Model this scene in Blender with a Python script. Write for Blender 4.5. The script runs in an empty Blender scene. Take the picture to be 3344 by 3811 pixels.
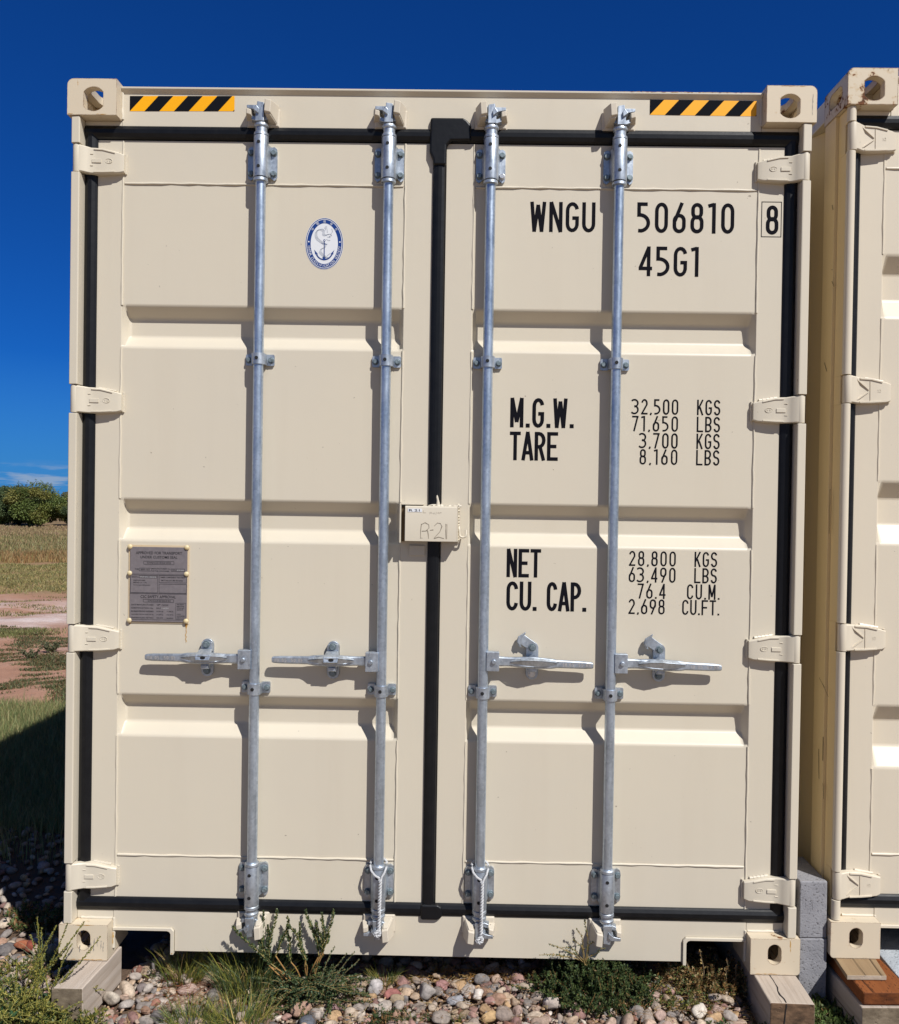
import bpy, bmesh, math, random
import numpy as np
from mathutils import Vector, Matrix

SC = bpy.context.scene
COL = SC.collection
RAD = math.radians

# ------------------------------------------------------------------ camera
def set_camera():
    loc = Vector((0.07972, -2.81026, 1.53084))
    yaw, pitch, roll = -0.01065, -0.01131, 0.01531
    cy, sy, cp, sp = math.cos(yaw), math.sin(yaw), math.cos(pitch), math.sin(pitch)
    fwd = Vector((sy*cp, cy*cp, sp)); right = Vector((cy, -sy, 0)); up = right.cross(fwd)
    r = math.cos(roll)*right + math.sin(roll)*up
    u = -math.sin(roll)*right + math.cos(roll)*up
    cam = bpy.data.cameras.new('camera'); ob = bpy.data.objects.new('camera', cam); COL.objects.link(ob)
    cam.sensor_fit = 'HORIZONTAL'; cam.sensor_width = 36.0; cam.lens = 36.0*3200/3344
    cam.clip_start = 0.05; cam.clip_end = 3000
    b = -fwd
    ob.matrix_world = Matrix(((r.x, u.x, b.x, loc.x), (r.y, u.y, b.y, loc.y), (r.z, u.z, b.z, loc.z), (0, 0, 0, 1)))
    SC.camera = ob
set_camera()

# ------------------------------------------------------------------ light
LIGHT_DIR = Vector((-1.0, 1.24, -1.74)).normalized()      # direction the sunlight travels
SUN_EL = math.asin(-LIGHT_DIR.z)
SUN_AZ = math.atan2(-LIGHT_DIR.x, -LIGHT_DIR.y)            # clockwise from +Y
def set_light():
    w = bpy.data.worlds.new('World'); SC.world = w; w.use_nodes = True
    nt = w.node_tree; N = nt.nodes; L = nt.links
    for n in list(N): N.remove(n)
    out = N.new('ShaderNodeOutputWorld'); bg = N.new('ShaderNodeBackground')
    sky = N.new('ShaderNodeTexSky'); sky.sky_type = 'NISHITA'; sky.sun_disc = False
    sky.sun_elevation = SUN_EL; sky.sun_rotation = SUN_AZ
    sky.altitude = 1300; sky.air_density = 1.0; sky.dust_density = 0.35; sky.ozone_density = 3.5
    # deep blue desert sky away from the sun, paler towards it
    tc = N.new('ShaderNodeTexCoord'); sep = N.new('ShaderNodeSeparateXYZ'); L.new(tc.outputs['Generated'], sep.inputs[0])
    dp = N.new('ShaderNodeVectorMath'); dp.operation = 'DOT_PRODUCT'; L.new(tc.outputs['Generated'], dp.inputs[0]); dp.inputs[1].default_value = tuple(-LIGHT_DIR)
    rs = N.new('ShaderNodeValToRGB'); rs.color_ramp.elements[0].position = .10; rs.color_ramp.elements[1].position = .62; L.new(dp.outputs['Value'], rs.inputs[0])
    gam = N.new('ShaderNodeGamma'); gam.inputs[1].default_value = 0.90; L.new(sky.outputs[0], gam.inputs[0])
    deep = N.new('ShaderNodeMix'); deep.data_type = 'RGBA'; deep.blend_type = 'MULTIPLY'; deep.inputs[0].default_value = 1; deep.inputs[7].default_value = (.045, .350, .98, 1)
    L.new(gam.outputs[0], deep.inputs[6])
    pale = N.new('ShaderNodeMix'); pale.data_type = 'RGBA'; pale.blend_type = 'MULTIPLY'; pale.inputs[0].default_value = 1; pale.inputs[7].default_value = (.44, .52, .63, 1)
    L.new(sky.outputs[0], pale.inputs[6])
    hs = N.new('ShaderNodeMix'); hs.data_type = 'RGBA'; L.new(rs.outputs[0], hs.inputs[0]); L.new(deep.outputs[2], hs.inputs[6]); L.new(pale.outputs[2], hs.inputs[7])
    # thin clouds low over the horizon
    mp = N.new('ShaderNodeMapping'); mp.inputs['Scale'].default_value = (15, 15, 120); mp.inputs['Location'].default_value = (3.1, .4, 0.35)
    L.new(tc.outputs['Generated'], mp.inputs[0])
    no = N.new('ShaderNodeTexNoise'); no.inputs['Scale'].default_value = 1.0; no.inputs['Detail'].default_value = 7; no.inputs['Roughness'].default_value = .55
    L.new(mp.outputs[0], no.inputs['Vector'])
    r1 = N.new('ShaderNodeValToRGB'); r1.color_ramp.elements[0].position = .49; r1.color_ramp.elements[1].position = .60
    L.new(no.outputs['Fac'], r1.inputs[0])
    r2 = N.new('ShaderNodeValToRGB'); e = r2.color_ramp.elements
    e[0].position = 0.0; e[0].color = (1, 1, 1, 1); e[1].position = .036; e[1].color = (0, 0, 0, 1)
    e2 = r2.color_ramp.elements.new(.024); e2.color = (1, 1, 1, 1)
    L.new(sep.outputs['Z'], r2.inputs[0])
    mul = N.new('ShaderNodeMath'); mul.operation = 'MULTIPLY'; L.new(r1.outputs[0], mul.inputs[0]); L.new(r2.outputs[0], mul.inputs[1])
    mul2 = N.new('ShaderNodeMath'); mul2.operation = 'MULTIPLY'; mul2.inputs[1].default_value = .66; L.new(mul.outputs[0], mul2.inputs[0])
    # haze brightening near the horizon
    r3 = N.new('ShaderNodeValToRGB'); e = r3.color_ramp.elements
    e[0].position = 0.0; e[0].color = (.72, .72, .72, 1); e[1].position = .15; e[1].color = (0, 0, 0, 1)
    L.new(sep.outputs['Z'], r3.inputs[0])
    mixh = N.new('ShaderNodeMix'); mixh.data_type = 'RGBA'; mixh.inputs[7].default_value = (.62, 2.75, 6.6, 1)
    L.new(r3.outputs[0], mixh.inputs[0]); L.new(hs.outputs[2], mixh.inputs[6])
    mixc = N.new('ShaderNodeMix'); mixc.data_type = 'RGBA'; mixc.inputs[7].default_value = (4.0, 4.9, 6.2, 1)
    L.new(mul2.outputs[0], mixc.inputs[0]); L.new(mixh.outputs[2], mixc.inputs[6])
    bg.inputs[1].default_value = 0.08
    L.new(mixc.outputs[2], bg.inputs[0]); L.new(bg.outputs[0], out.inputs[0])
    s = bpy.data.lights.new('sun', 'SUN'); s.energy = 4.9; s.angle = RAD(.53); s.color = (1.0, .98, .95)
    o = bpy.data.objects.new('sun', s); COL.objects.link(o)
    o.rotation_euler = LIGHT_DIR.to_track_quat('-Z', 'Y').to_euler(); o.location = (6, -8, 12)
    SC.view_settings.view_transform = 'Standard'; SC.view_settings.look = 'None'
    SC.view_settings.exposure = 0.115; SC.view_settings.gamma = 1.0; SC.view_settings.use_curve_mapping = False
    SC.cycles.max_bounces = 8; SC.cycles.diffuse_bounces = 5; SC.cycles.glossy_bounces = 3
set_light()

# ------------------------------------------------------------------ materials
def new_mat(name):
    m = bpy.data.materials.new(name); m.use_nodes = True
    nt = m.node_tree; b = nt.nodes['Principled BSDF']
    return m, nt, nt.nodes, nt.links, b
def lin(r, g, b):
    f = lambda c: ((c/255+.055)/1.055)**2.4 if c/255 > .04045 else c/255/12.92
    return (f(r), f(g), f(b), 1)
def nnoise(N, L, scale, detail=4, rough=.5, coord=None, stretch=None, loc=(0, 0, 0)):
    tc = N.new('ShaderNodeTexCoord'); n = N.new('ShaderNodeTexNoise')
    n.inputs['Scale'].default_value = scale; n.inputs['Detail'].default_value = detail; n.inputs['Roughness'].default_value = rough
    mp = N.new('ShaderNodeMapping'); mp.inputs['Scale'].default_value = stretch or (1, 1, 1); mp.inputs['Location'].default_value = loc
    L.new(tc.outputs[coord or 'Object'], mp.inputs[0]); L.new(mp.outputs[0], n.inputs['Vector'])
    return n
def nramp(N, L, src, stops):
    r = N.new('ShaderNodeValToRGB'); e = r.color_ramp.elements
    while len(e) < len(stops): e.new(.5)
    for k, (p, c) in enumerate(stops):
        e[k].position = p; e[k].color = c if len(c) == 4 else (*c, 1)
    L.new(src, r.inputs[0]); return r
def nmix(N, L, fac, a, b, mode='MIX'):
    m = N.new('ShaderNodeMix'); m.data_type = 'RGBA'; m.blend_type = mode
    for sock, v in ((0, fac), (6, a), (7, b)):
        if isinstance(v, (int, float)): m.inputs[sock].default_value = v
        elif isinstance(v, tuple): m.inputs[sock].default_value = v
        else: L.new(v, m.inputs[sock])
    return m.outputs[2]
def nmath(N, L, op, a, b):
    m = N.new('ShaderNodeMath'); m.operation = op
    for k, v in ((0, a), (1, b)):
        if isinstance(v, (int, float)): m.inputs[k].default_value = v
        else: L.new(v, m.inputs[k])
    return m.outputs[0]
def nbump(N, L, b, height, strength, dist):
    bp = N.new('ShaderNodeBump'); bp.inputs['Strength'].default_value = strength; bp.inputs['Distance'].default_value = dist
    L.new(height, bp.inputs['Height']); L.new(bp.outputs[0], b.inputs['Normal']); return bp

BEIGE = (.615, .548, .426, 1); BEIGE2 = (.572, .518, .424, 1)
def paint(name, c1, c2, rust=0.0, specks=True, seed=0, rough=.42, edge=.0):
    m, nt, N, L, b = new_mat(name)
    n1 = nnoise(N, L, 2.2, 3, loc=(seed, 0, 0)); col = nmix(N, L, n1.outputs['Fac'], c1, c2)
    # dust that has run down in faint vertical streaks
    n2 = nnoise(N, L, 9, 5, .6, stretch=(1, 1, .07), loc=(seed, 3, 0))
    r2 = nramp(N, L, n2.outputs['Fac'], [(.52, (0, 0, 0)), (.75, (.16, .16, .16))])
    col = nmix(N, L, r2.outputs[0], col, (.50, .43, .33, 1))
    if specks:
        n3 = nnoise(N, L, 46, 2, .5, loc=(seed, 0, 7)); r3 = nramp(N, L, n3.outputs['Fac'], [(.775, (0, 0, 0)), (.81, (.7, .7, .7))])
        col = nmix(N, L, r3.outputs[0], col, (.20, .16, .12, 1))
    if rust > 0:
        n4 = nnoise(N, L, 16, 8, .68, loc=(seed, 1, 2))
        fac = n4.outputs['Fac']
        if edge > 0:
            bv = N.new('ShaderNodeBevel'); bv.inputs['Radius'].default_value = .006; bv.samples = 4
            ge = N.new('ShaderNodeNewGeometry'); dp = N.new('ShaderNodeVectorMath'); dp.operation = 'DOT_PRODUCT'
            L.new(bv.outputs[0], dp.inputs[0]); L.new(ge.outputs['Normal'], dp.inputs[1])
            ed = nmath(N, L, 'SUBTRACT', 1.0, dp.outputs['Value'])
            fac = nmath(N, L, 'ADD', fac, nmath(N, L, 'MULTIPLY', ed, edge))
        n5 = nnoise(N, L, 60, 4, .6, loc=(seed, 4, 2))
        fac = nmath(N, L, 'ADD', fac, nmath(N, L, 'MULTIPLY', nmath(N, L, 'SUBTRACT', n5.outputs['Fac'], .5), .25))
        t = 1.0 - rust
        halo = nramp(N, L, fac, [(t-.06, (0, 0, 0)), (t, (.55, .55, .55))])
        core = nramp(N, L, fac, [(t, (0, 0, 0)), (t+.02, (1, 1, 1))])
        col = nmix(N, L, halo.outputs[0], col, (.46, .30, .13, 1))
        rc = nramp(N, L, n5.outputs['Fac'], [(.3, (.045, .018, .009)), (.7, (.20, .075, .025))])
        col = nmix(N, L, core.outputs[0], col, rc.outputs[0])
        rr = nramp(N, L, core.outputs[0], [(0, (rough,)*3), (1, (.9,)*3)]); L.new(rr.outputs[0], b.inputs['Roughness'])
    else:
        b.inputs['Roughness'].default_value = rough
    L.new(col, b.inputs['Base Color']); b.inputs['Specular IOR Level'].default_value = .42
    n6 = nnoise(N, L, 140, 2, .5); n7 = nnoise(N, L, 7, 2, .5, loc=(seed, 0, 0))
    h = nmath(N, L, 'ADD', nmath(N, L, 'MULTIPLY', n6.outputs['Fac'], .10), n7.outputs['Fac'])
    nbump(N, L, b, h, .16, .004)
    return m
M = {}
M['paint'] = paint('beige container paint', BEIGE, BEIGE2)
M['paint_old'] = paint('aged beige paint', (.62, .535, .405, 1), (.60, .50, .36, 1), rust=.325, seed=4, edge=.6)
M['paint_worn'] = paint('worn rusty beige paint', (.61, .53, .41, 1), (.56, .46, .31, 1), rust=.43, seed=11, edge=1.1)
M['paint_side_bounce'] = paint('yellowed side paint', (.74, .585, .33, 1), (.68, .53, .29, 1), seed=25)  # warm bounce light between the two containers, put into the side colour
M['paint_second'] = paint('cream container paint', (.63, .555, .435, 1), (.60, .53, .42, 1), seed=21)
M['keeper'] = paint('keeper paint', (.60, .53, .42, 1), (.53, .47, .38, 1), specks=True, seed=31, rough=.5)

def simple(name, col, rough=.5, metal=0.0, spec=.5, noise=None, bump=None):
    m, nt, N, L, b = new_mat(name)
    b.inputs['Roughness'].default_value = rough; b.inputs['Metallic'].default_value = metal; b.inputs['Specular IOR Level'].default_value = spec
    if noise:
        sc, c2, st = noise
        n = nnoise(N, L, sc, 5, .6, stretch=st); r = nramp(N, L, n.outputs['Fac'], [(.35, col[:3]), (.65, c2[:3])])
        L.new(r.outputs[0], b.inputs['Base Color'])
    else: b.inputs['Base Color'].default_value = col
    if bump:
        n = nnoise(N, L, bump[0], 4, .6); nbump(N, L, b, n.outputs['Fac'], bump[1], bump[2])
    return m
def galv(name, c1, c2, r1, r2, scale=38, st=(1, 1, .35), metal=.82):
    m, nt, N, L, b = new_mat(name)
    n = nnoise(N, L, scale, 6, .65, stretch=st); v = N.new('ShaderNodeTexVoronoi'); v.inputs['Scale'].default_value = 120
    tc = N.new('ShaderNodeTexCoord'); L.new(tc.outputs['Object'], v.inputs['Vector'])
    f = nmath(N, L, 'ADD', nmath(N, L, 'MULTIPLY', n.outputs['Fac'], .75), nmath(N, L, 'MULTIPLY', v.outputs['Color'], .25))
    r = nramp(N, L, f, [(.3, c1), (.7, c2)]); L.new(r.outputs[0], b.inputs['Base Color'])
    rr = nramp(N, L, n.outputs['Fac'], [(.3, (r1,)*3), (.7, (r2,)*3)]); L.new(rr.outputs[0], b.inputs['Roughness'])
    b.inputs['Metallic'].default_value = metal
    nbump(N, L, b, n.outputs['Fac'], .15, .002)
    return m
M['galv'] = galv('galvanised steel', (.33, .37, .42), (.56, .61, .67), .36, .55)
M['rod'] = galv('galvanised rod', (.34, .41, .50), (.58, .66, .76), .28, .46, 34, (1, 1, .22))
M['bolt'] = galv('zinc bolt', (.13, .17, .19), (.25, .30, .32), .4, .6, 90, (1, 1, 1), .6)
M['bolt_bright'] = galv('bright bolt', (.55, .55, .56), (.74, .74, .74), .3, .45, 90, (1, 1, 1), .8)
M['hole'] = simple('dark drilled hole', (.006, .006, .007, 1), .8)
M['rubber'] = simple('black rubber', (.004, .0045, .006, 1), .40, 0, .30, (30, (.007, .0075, .009, 1), (1, 1, 1)), (60, .2, .002))
M['ink'] = simple('black lettering film', (.007, .007, .010, 1), .8, 0, .05)
M['yellow'] = simple('yellow reflective film', lin(243, 170, 8), .4, 0, .4)
M['black'] = simple('black reflective film', (.007, .008, .011, 1), .8, 0, .05)
M['white'] = simple('white vinyl', (.70, .71, .73, 1), .4)
M['blue'] = simple('navy blue print', (.006, .040, .200, 1), .6, 0, .2)
M['greyline'] = simple('grey blue line print', (.16, .20, .28, 1), .5)
M['plate'] = simple('grey etched metal plate', (.165, .145, .152, 1), .55, .1, .3, (70, (.195, .172, .178, 1), (1, 1, 1)))
M['plate_ink'] = simple('plate lettering', (.012, .010, .014, 1), .6)
M['plate_pale'] = simple('plate stamped number', (.42, .42, .42, 1), .5, .3)
M['rivet'] = simple('yellowed rivet', (.60, .46, .22, 1), .5, 0, .5, (40, (.62, .52, .33, 1), (1, 1, 1)))
M['ruststain'] = simple('rust stain', (.44, .20, .035, 1), .8, 0, .2, (60, (.52, .34, .12, 1), (1, 1, .4)))
M['pencil'] = simple('scratched pencil line', (.24, .20, .15, 1), .8)
M['scuff'] = simple('dark scuff and gap shade', (.10, .065, .03, 1), .8)
M['rope'] = simple('white nylon rope', (.40, .40, .41, 1), .7, 0, .3, (200, (.56, .56, .56, 1), (1, 1, 1)))
M['dark'] = simple('dark interior', (.03, .026, .022, 1), .9)

def wood(name, c1, c2, c3, axis, scale=30, end=None, incise=False, crack=.0):
    m, nt, N, L, b = new_mat(name)
    st = [1, 1, 1]; st[axis] = .05
    n = nnoise(N, L, scale, 7, .62, stretch=tuple(st)); n2 = nnoise(N, L, 5, 4, .6)
    r = nramp(N, L, n.outputs['Fac'], [(.30, c1), (.48, c2), (.70, c3)])
    col = nmix(N, L, n2.outputs['Fac'], r.outputs[0], tuple(c*.86 for c in c2)+(1,))
    st2 = [1, 1, 1]; st2[axis] = .02
    nc = nnoise(N, L, 55, 3, .5, stretch=tuple(st2), loc=(3, 2, 1)); rc = nramp(N, L, nc.outputs['Fac'], [(.30, (.8, .8, .8)), (.37, (0, 0, 0))])
    col = nmix(N, L, rc.outputs[0], col, tuple(c*.22 for c in c1)+(1,))
    if incise:
        tc = N.new('ShaderNodeTexCoord'); sx = N.new('ShaderNodeSeparateXYZ'); L.new(tc.outputs['Object'], sx.inputs[0])
        bx = nmath(N, L, 'LESS_THAN', nmath(N, L, 'FRACT', nmath(N, L, 'MULTIPLY', sx.outputs[0], 95), 0), .22)
        row = nmath(N, L, 'FLOOR', nmath(N, L, 'MULTIPLY', sx.outputs[0], 95), 0)
        yy = nmath(N, L, 'ADD', nmath(N, L, 'MULTIPLY', sx.outputs[1], 46), nmath(N, L, 'MULTIPLY', row, .37))
        by = nmath(N, L, 'LESS_THAN', nmath(N, L, 'FRACT', yy, 0), .45)
        d = nmath(N, L, 'MULTIPLY', bx, by); nn = nnoise(N, L, 30, 2, .5)
        d = nmath(N, L, 'MULTIPLY', d, nramp(N, L, nn.outputs['Fac'], [(.45, (0, 0, 0)), (.55, (1, 1, 1))]).outputs[0])
        col = nmix(N, L, d, col, (.05, .018, .008, 1))
    if end:
        ge = N.new('ShaderNodeTexCoord'); sp = N.new('ShaderNodeSeparateXYZ'); L.new(ge.outputs['Normal'], sp.inputs[0])
        a = nmath(N, L, 'ABSOLUTE', sp.outputs[axis], 0); f = nramp(N, L, a, [(.6, (0, 0, 0)), (.8, (1, 1, 1))])
        ne = nnoise(N, L, 24, 6, .65, stretch=(1, 1, 2.2)); re = nramp(N, L, ne.outputs['Fac'], [(.32, end[0]), (.68, end[1])])
        col = nmix(N, L, f.outputs[0], col, re.outputs[0])
    L.new(col, b.inputs['Base Color']); b.inputs['Roughness'].default_value = .85; b.inputs['Specular IOR Level'].default_value = .2
    h = nmath(N, L, 'SUBTRACT', n.outputs['Fac'], rc.outputs[0]); nbump(N, L, b, h, .5, .004)
    return m
M['wood_grey'] = wood('weathered grey timber', (.25, .19, .14), (.44, .365, .30), (.58, .51, .45), 1, 44, ((.10, .075, .05), (.24, .19, .13)))
M['wood_dark'] = wood('weathered timber', (.26, .19, .14), (.46, .385, .315), (.54, .46, .38), 1, 60, ((.055, .035, .022), (.20, .12, .07)))
M['wood_orange'] = wood('orange stained timber', (.13, .042, .014), (.22, .070, .020), (.29, .10, .03), 1, 40, ((.07, .022, .008), (.19, .058, .016)), incise=True)
M['wood_plank'] = wood('grooved plank', (.20, .13, .07), (.30, .205, .115), (.36, .26, .15), 1, 46, ((.34, .27, .20), (.44, .37, .29)))
def concrete(name, c1, c2):
    m, nt, N, L, b = new_mat(name)
    n = nnoise(N, L, 22, 6, .65); n2 = nnoise(N, L, 170, 3, .6)
    r = nramp(N, L, n.outputs['Fac'], [(.3, c1), (.7, c2)]); p = nramp(N, L, n2.outputs['Fac'], [(.30, (1, 1, 1)), (.40, (0, 0, 0))])
    col = nmix(N, L, p.outputs[0], r.outputs[0], tuple(c*.55 for c in c1)+(1,))
    L.new(col, b.inputs['Base Color']); b.inputs['Roughness'].default_value = .95; b.inputs['Specular IOR Level'].default_value = .15
    h = nmath(N, L, 'SUBTRACT', n2.outputs['Fac'], p.outputs[0]); nbump(N, L, b, h, .7, .003)
    return m
M['concrete'] = concrete('grey concrete block', (.225, .222, .235), (.30, .296, .31))
M['concrete2'] = concrete('pale concrete block', (.34, .37, .40), (.46, .49, .52))

def attr_mat(name, rough=.6, transl=0.0, var=.25, nscale=60, bump=None):
    m, nt, N, L, b = new_mat(name)
    at = N.new('ShaderNodeAttribute'); at.attribute_name = 'col'
    n = nnoise(N, L, nscale, 5, .65); r = nramp(N, L, n.outputs['Fac'], [(.25, (1-var,)*3), (.75, (1+var*.6,)*3)])
    col = nmix(N, L, 1.0, at.outputs['Color'], r.outputs[0], 'MULTIPLY')
    L.new(col, b.inputs['Base Color']); b.inputs['Roughness'].default_value = rough; b.inputs['Specular IOR Level'].default_value = .3
    if bump: nbump(N, L, b, n.outputs['Fac'], bump, .004)
    if transl > 0:
        t = N.new('ShaderNodeBsdfTranslucent'); L.new(col, t.inputs['Color'])
        mx = N.new('ShaderNodeMixShader'); mx.inputs[0].default_value = transl
        o = N['Material Output']; L.new(b.outputs[0], mx.inputs[1]); L.new(t.outputs[0], mx.inputs[2]); L.new(mx.outputs[0], o.inputs[0])
    return m
M['stone'] = attr_mat('river stone', .85, 0, .45, 95, .5)
M['leaf'] = attr_mat('plant leaf', .55, .25, .15, 40)
M['stem'] = attr_mat('plant stem', .6, .1, .15, 40)

# ------------------------------------------------------------------ mesh helpers
class MB:
    def __init__(s): s.v = []; s.f = []; s.mi = []; s.m = 0
    def add(s, vs, fs, mi=None):
        o = len(s.v); s.v += [tuple(p) for p in vs]
        for f in fs: s.f.append(tuple(i+o for i in f)); s.mi.append(s.m if mi is None else mi)
        return s
    def box(s, x0, x1, y0, y1, z0, z1, mi=None):
        v = [(x0, y0, z0), (x1, y0, z0), (x1, y1, z0), (x0, y1, z0), (x0, y0, z1), (x1, y0, z1), (x1, y1, z1), (x0, y1, z1)]
        return s.add(v, [(0, 1, 5, 4), (1, 2, 6, 5), (2, 3, 7, 6), (3, 0, 4, 7), (4, 5, 6, 7), (3, 2, 1, 0)], mi)
    def prism(s, poly, a, b, axis='y', mi=None):
        n = len(poly)
        if axis == 'y': f = lambda p, t: (p[0], t, p[1])
        elif axis == 'x': f = lambda p, t: (t, p[0], p[1])
        else: f = lambda p, t: (p[0], p[1], t)
        v = [f(p, a) for p in poly]+[f(p, b) for p in poly]
        fs = [(i, (i+1) % n, n+(i+1) % n, n+i) for i in range(n)]+[tuple(range(n-1, -1, -1)), tuple(range(n, 2*n))]
        return s.add(v, fs, mi)
    def loft(s, secs, mi=None, caps=True):
        n = len(secs[0]); v = [p for c in secs for p in c]; fs = []
        for k in range(len(secs)-1):
            for i in range(n): fs.append((k*n+i, k*n+(i+1) % n, (k+1)*n+(i+1) % n, (k+1)*n+i))
        if caps: fs += [tuple(range(n-1, -1, -1)), tuple(range((len(secs)-1)*n, len(secs)*n))]
        return s.add(v, fs, mi)
    def tube(s, pts, r, n=8, mi=None, caps=True):
        pts = [Vector(p) for p in pts]; secs = []; ref = None
        for k, p in enumerate(pts):
            t = (pts[min(k+1, len(pts)-1)]-pts[max(k-1, 0)])
            t = t.normalized() if t.length > 1e-9 else Vector((0, 0, 1))
            if ref is None: ref = Vector((1, 0, 0)) if abs(t.x) < .8 else Vector((0, 1, 0))
            a = (ref-t*ref.dot(t)).normalized(); ref = a; b = t.cross(a)
            rr = r[k] if isinstance(r, (list, tuple)) else r
            secs.append([p+(a*math.cos(2*math.pi*i/n)+b*math.sin(2*math.pi*i/n))*rr for i in range(n)])
        return s.loft(secs, mi, caps)
    def lathe(s, prof, cx, cy, n=20, mi=None):       # prof: (radius, z)
        return s.loft([[(cx+r*math.cos(2*math.pi*i/n), cy+r*math.sin(2*math.pi*i/n), z) for i in range(n)] for r, z in prof], mi)
    def disc_y(s, x, z, y0, y1, r0, r1=None, n=12, mi=None, rx=1.0, rot=0):
        r1 = r0 if r1 is None else r1
        c = lambda r, y: [(x+r*rx*math.cos(2*math.pi*i/n+rot), y, z+r*math.sin(2*math.pi*i/n+rot)) for i in range(n)]
        return s.loft([c(r0, y0), c(r1, y1)], mi)
    def dome_y(s, x, z, y0, h, r, n=12, mi=None):
        c = lambda rr, y: [(x+rr*math.cos(2*math.pi*i/n), y, z+rr*math.sin(2*math.pi*i/n)) for i in range(n)]
        return s.loft([c(r, y0), c(r*.92, y0-h*.45), c(r*.62, y0-h*.85), c(r*.2, y0-h)], mi)
    def build(s, name, mats, parent=None, bevel=0.0, seg=2, angle=32, recalc=True):
        me = bpy.data.meshes.new(name); me.from_pydata(s.v, [], s.f)
        for m in (mats if isinstance(mats, (list, tuple)) else [mats]): me.materials.append(m)
        me.polygons.foreach_set('material_index', s.mi)
        if recalc:
            bm = bmesh.new(); bm.from_mesh(me); bmesh.ops.recalc_face_normals(bm, faces=bm.faces); bm.to_mesh(me); bm.free()
        me.polygons.foreach_set('use_smooth', [True]*len(me.polygons)); me.set_sharp_from_angle(angle=RAD(angle))
        o = bpy.data.objects.new(name, me); COL.objects.link(o)
        if parent: o.parent = parent
        if bevel:
            md = o.modifiers.new('bevel', 'BEVEL'); md.width = bevel; md.segments = seg; md.limit_method = 'ANGLE'; md.angle_limit = RAD(28)
            md.harden_normals = True; md.use_clamp_overlap = True
        return o

def thing(name, label, cat, loc=(0, 0, 0), group=None):
    o = bpy.data.objects.new(name, None); COL.objects.link(o); o.location = loc; o.empty_display_size = .1
    return tag(o, label, cat, group)
def tag(o, label, cat, group=None):
    o['label'] = label; o['category'] = cat
    if group: o['group'] = group
    return o

def mesh_np(name, V, F, mats, parent=None, col=None, mi=None, smooth=False):
    me = bpy.data.meshes.new(name); nv, nf, k = len(V), len(F), F.shape[1]
    me.vertices.add(nv); me.vertices.foreach_set('co', np.asarray(V, np.float32).ravel())
    me.loops.add(nf*k); me.loops.foreach_set('vertex_index', np.asarray(F, np.int32).ravel())
    me.polygons.add(nf); me.polygons.foreach_set('loop_start', np.arange(0, nf*k, k, dtype=np.int32))
    for m in (mats if isinstance(mats, (list, tuple)) else [mats]): me.materials.append(m)
    if mi is not None: me.polygons.foreach_set('material_index', np.asarray(mi, np.int32))
    if smooth: me.polygons.foreach_set('use_smooth', np.ones(nf, dtype=bool))
    me.update(calc_edges=True)
    if col is not None:
        a = me.color_attributes.new('col', 'FLOAT_COLOR', 'POINT')
        a.data.foreach_set('color', np.c_[np.asarray(col, np.float32), np.ones(nv, np.float32)].ravel())
    o = bpy.data.objects.new(name, me); COL.objects.link(o)
    if parent: o.parent = parent
    return o

def arc(cx, cy, rx, ry, a0, a1, n=10):
    return [(cx+rx*math.cos(RAD(a0+(a1-a0)*i/n)), cy+ry*math.sin(RAD(a0+(a1-a0)*i/n))) for i in range(n+1)]
def rrect(x0, x1, z0, z1, r, n=5):
    return arc(x1-r, z1-r, r, r, 0, 90, n)+arc(x0+r, z1-r, r, r, 90, 180, n)+arc(x0+r, z0+r, r, r, 180, 270, n)+arc(x1-r, z0+r, r, r, 270, 360, n)

# ------------------------------------------------------------------ stencil lettering
def strip(mb, pts, w, y, closed=False, mi=None):
    P = [Vector((p[0], p[1])) for p in pts]
    Q = [P[0]]
    for p in P[1:]:
        if (p-Q[-1]).length > 1e-5: Q.append(p)
    if closed and (Q[0]-Q[-1]).length < 1e-5: Q.pop()
    P = Q; n = len(P); vs = []
    for i in range(n):
        a = P[(i-1) % n] if (closed or i > 0) else None
        b = P[(i+1) % n] if (closed or i < n-1) else None
        d0 = (P[i]-a).normalized() if a is not None else None; d1 = (b-P[i]).normalized() if b is not None else None
        if d0 is None: d0 = d1
        if d1 is None: d1 = d0
        n0 = Vector((-d0.y, d0.x)); n1 = Vector((-d1.y, d1.x)); m = n0+n1
        m = m.normalized() if m.length > 1e-6 else n0
        k = min(1.0/max(m.dot(n0), .35), 1.9)
        vs += [P[i]+m*w/2*k, P[i]-m*w/2*k]
    fs = [(2*i, 2*i+1, 2*i+3, 2*i+2) for i in range(n-1)]
    if closed: fs.append((2*n-2, 2*n-1, 1, 0))
    mb.add([(v.x, y, v.y) for v in vs], fs, mi)

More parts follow.
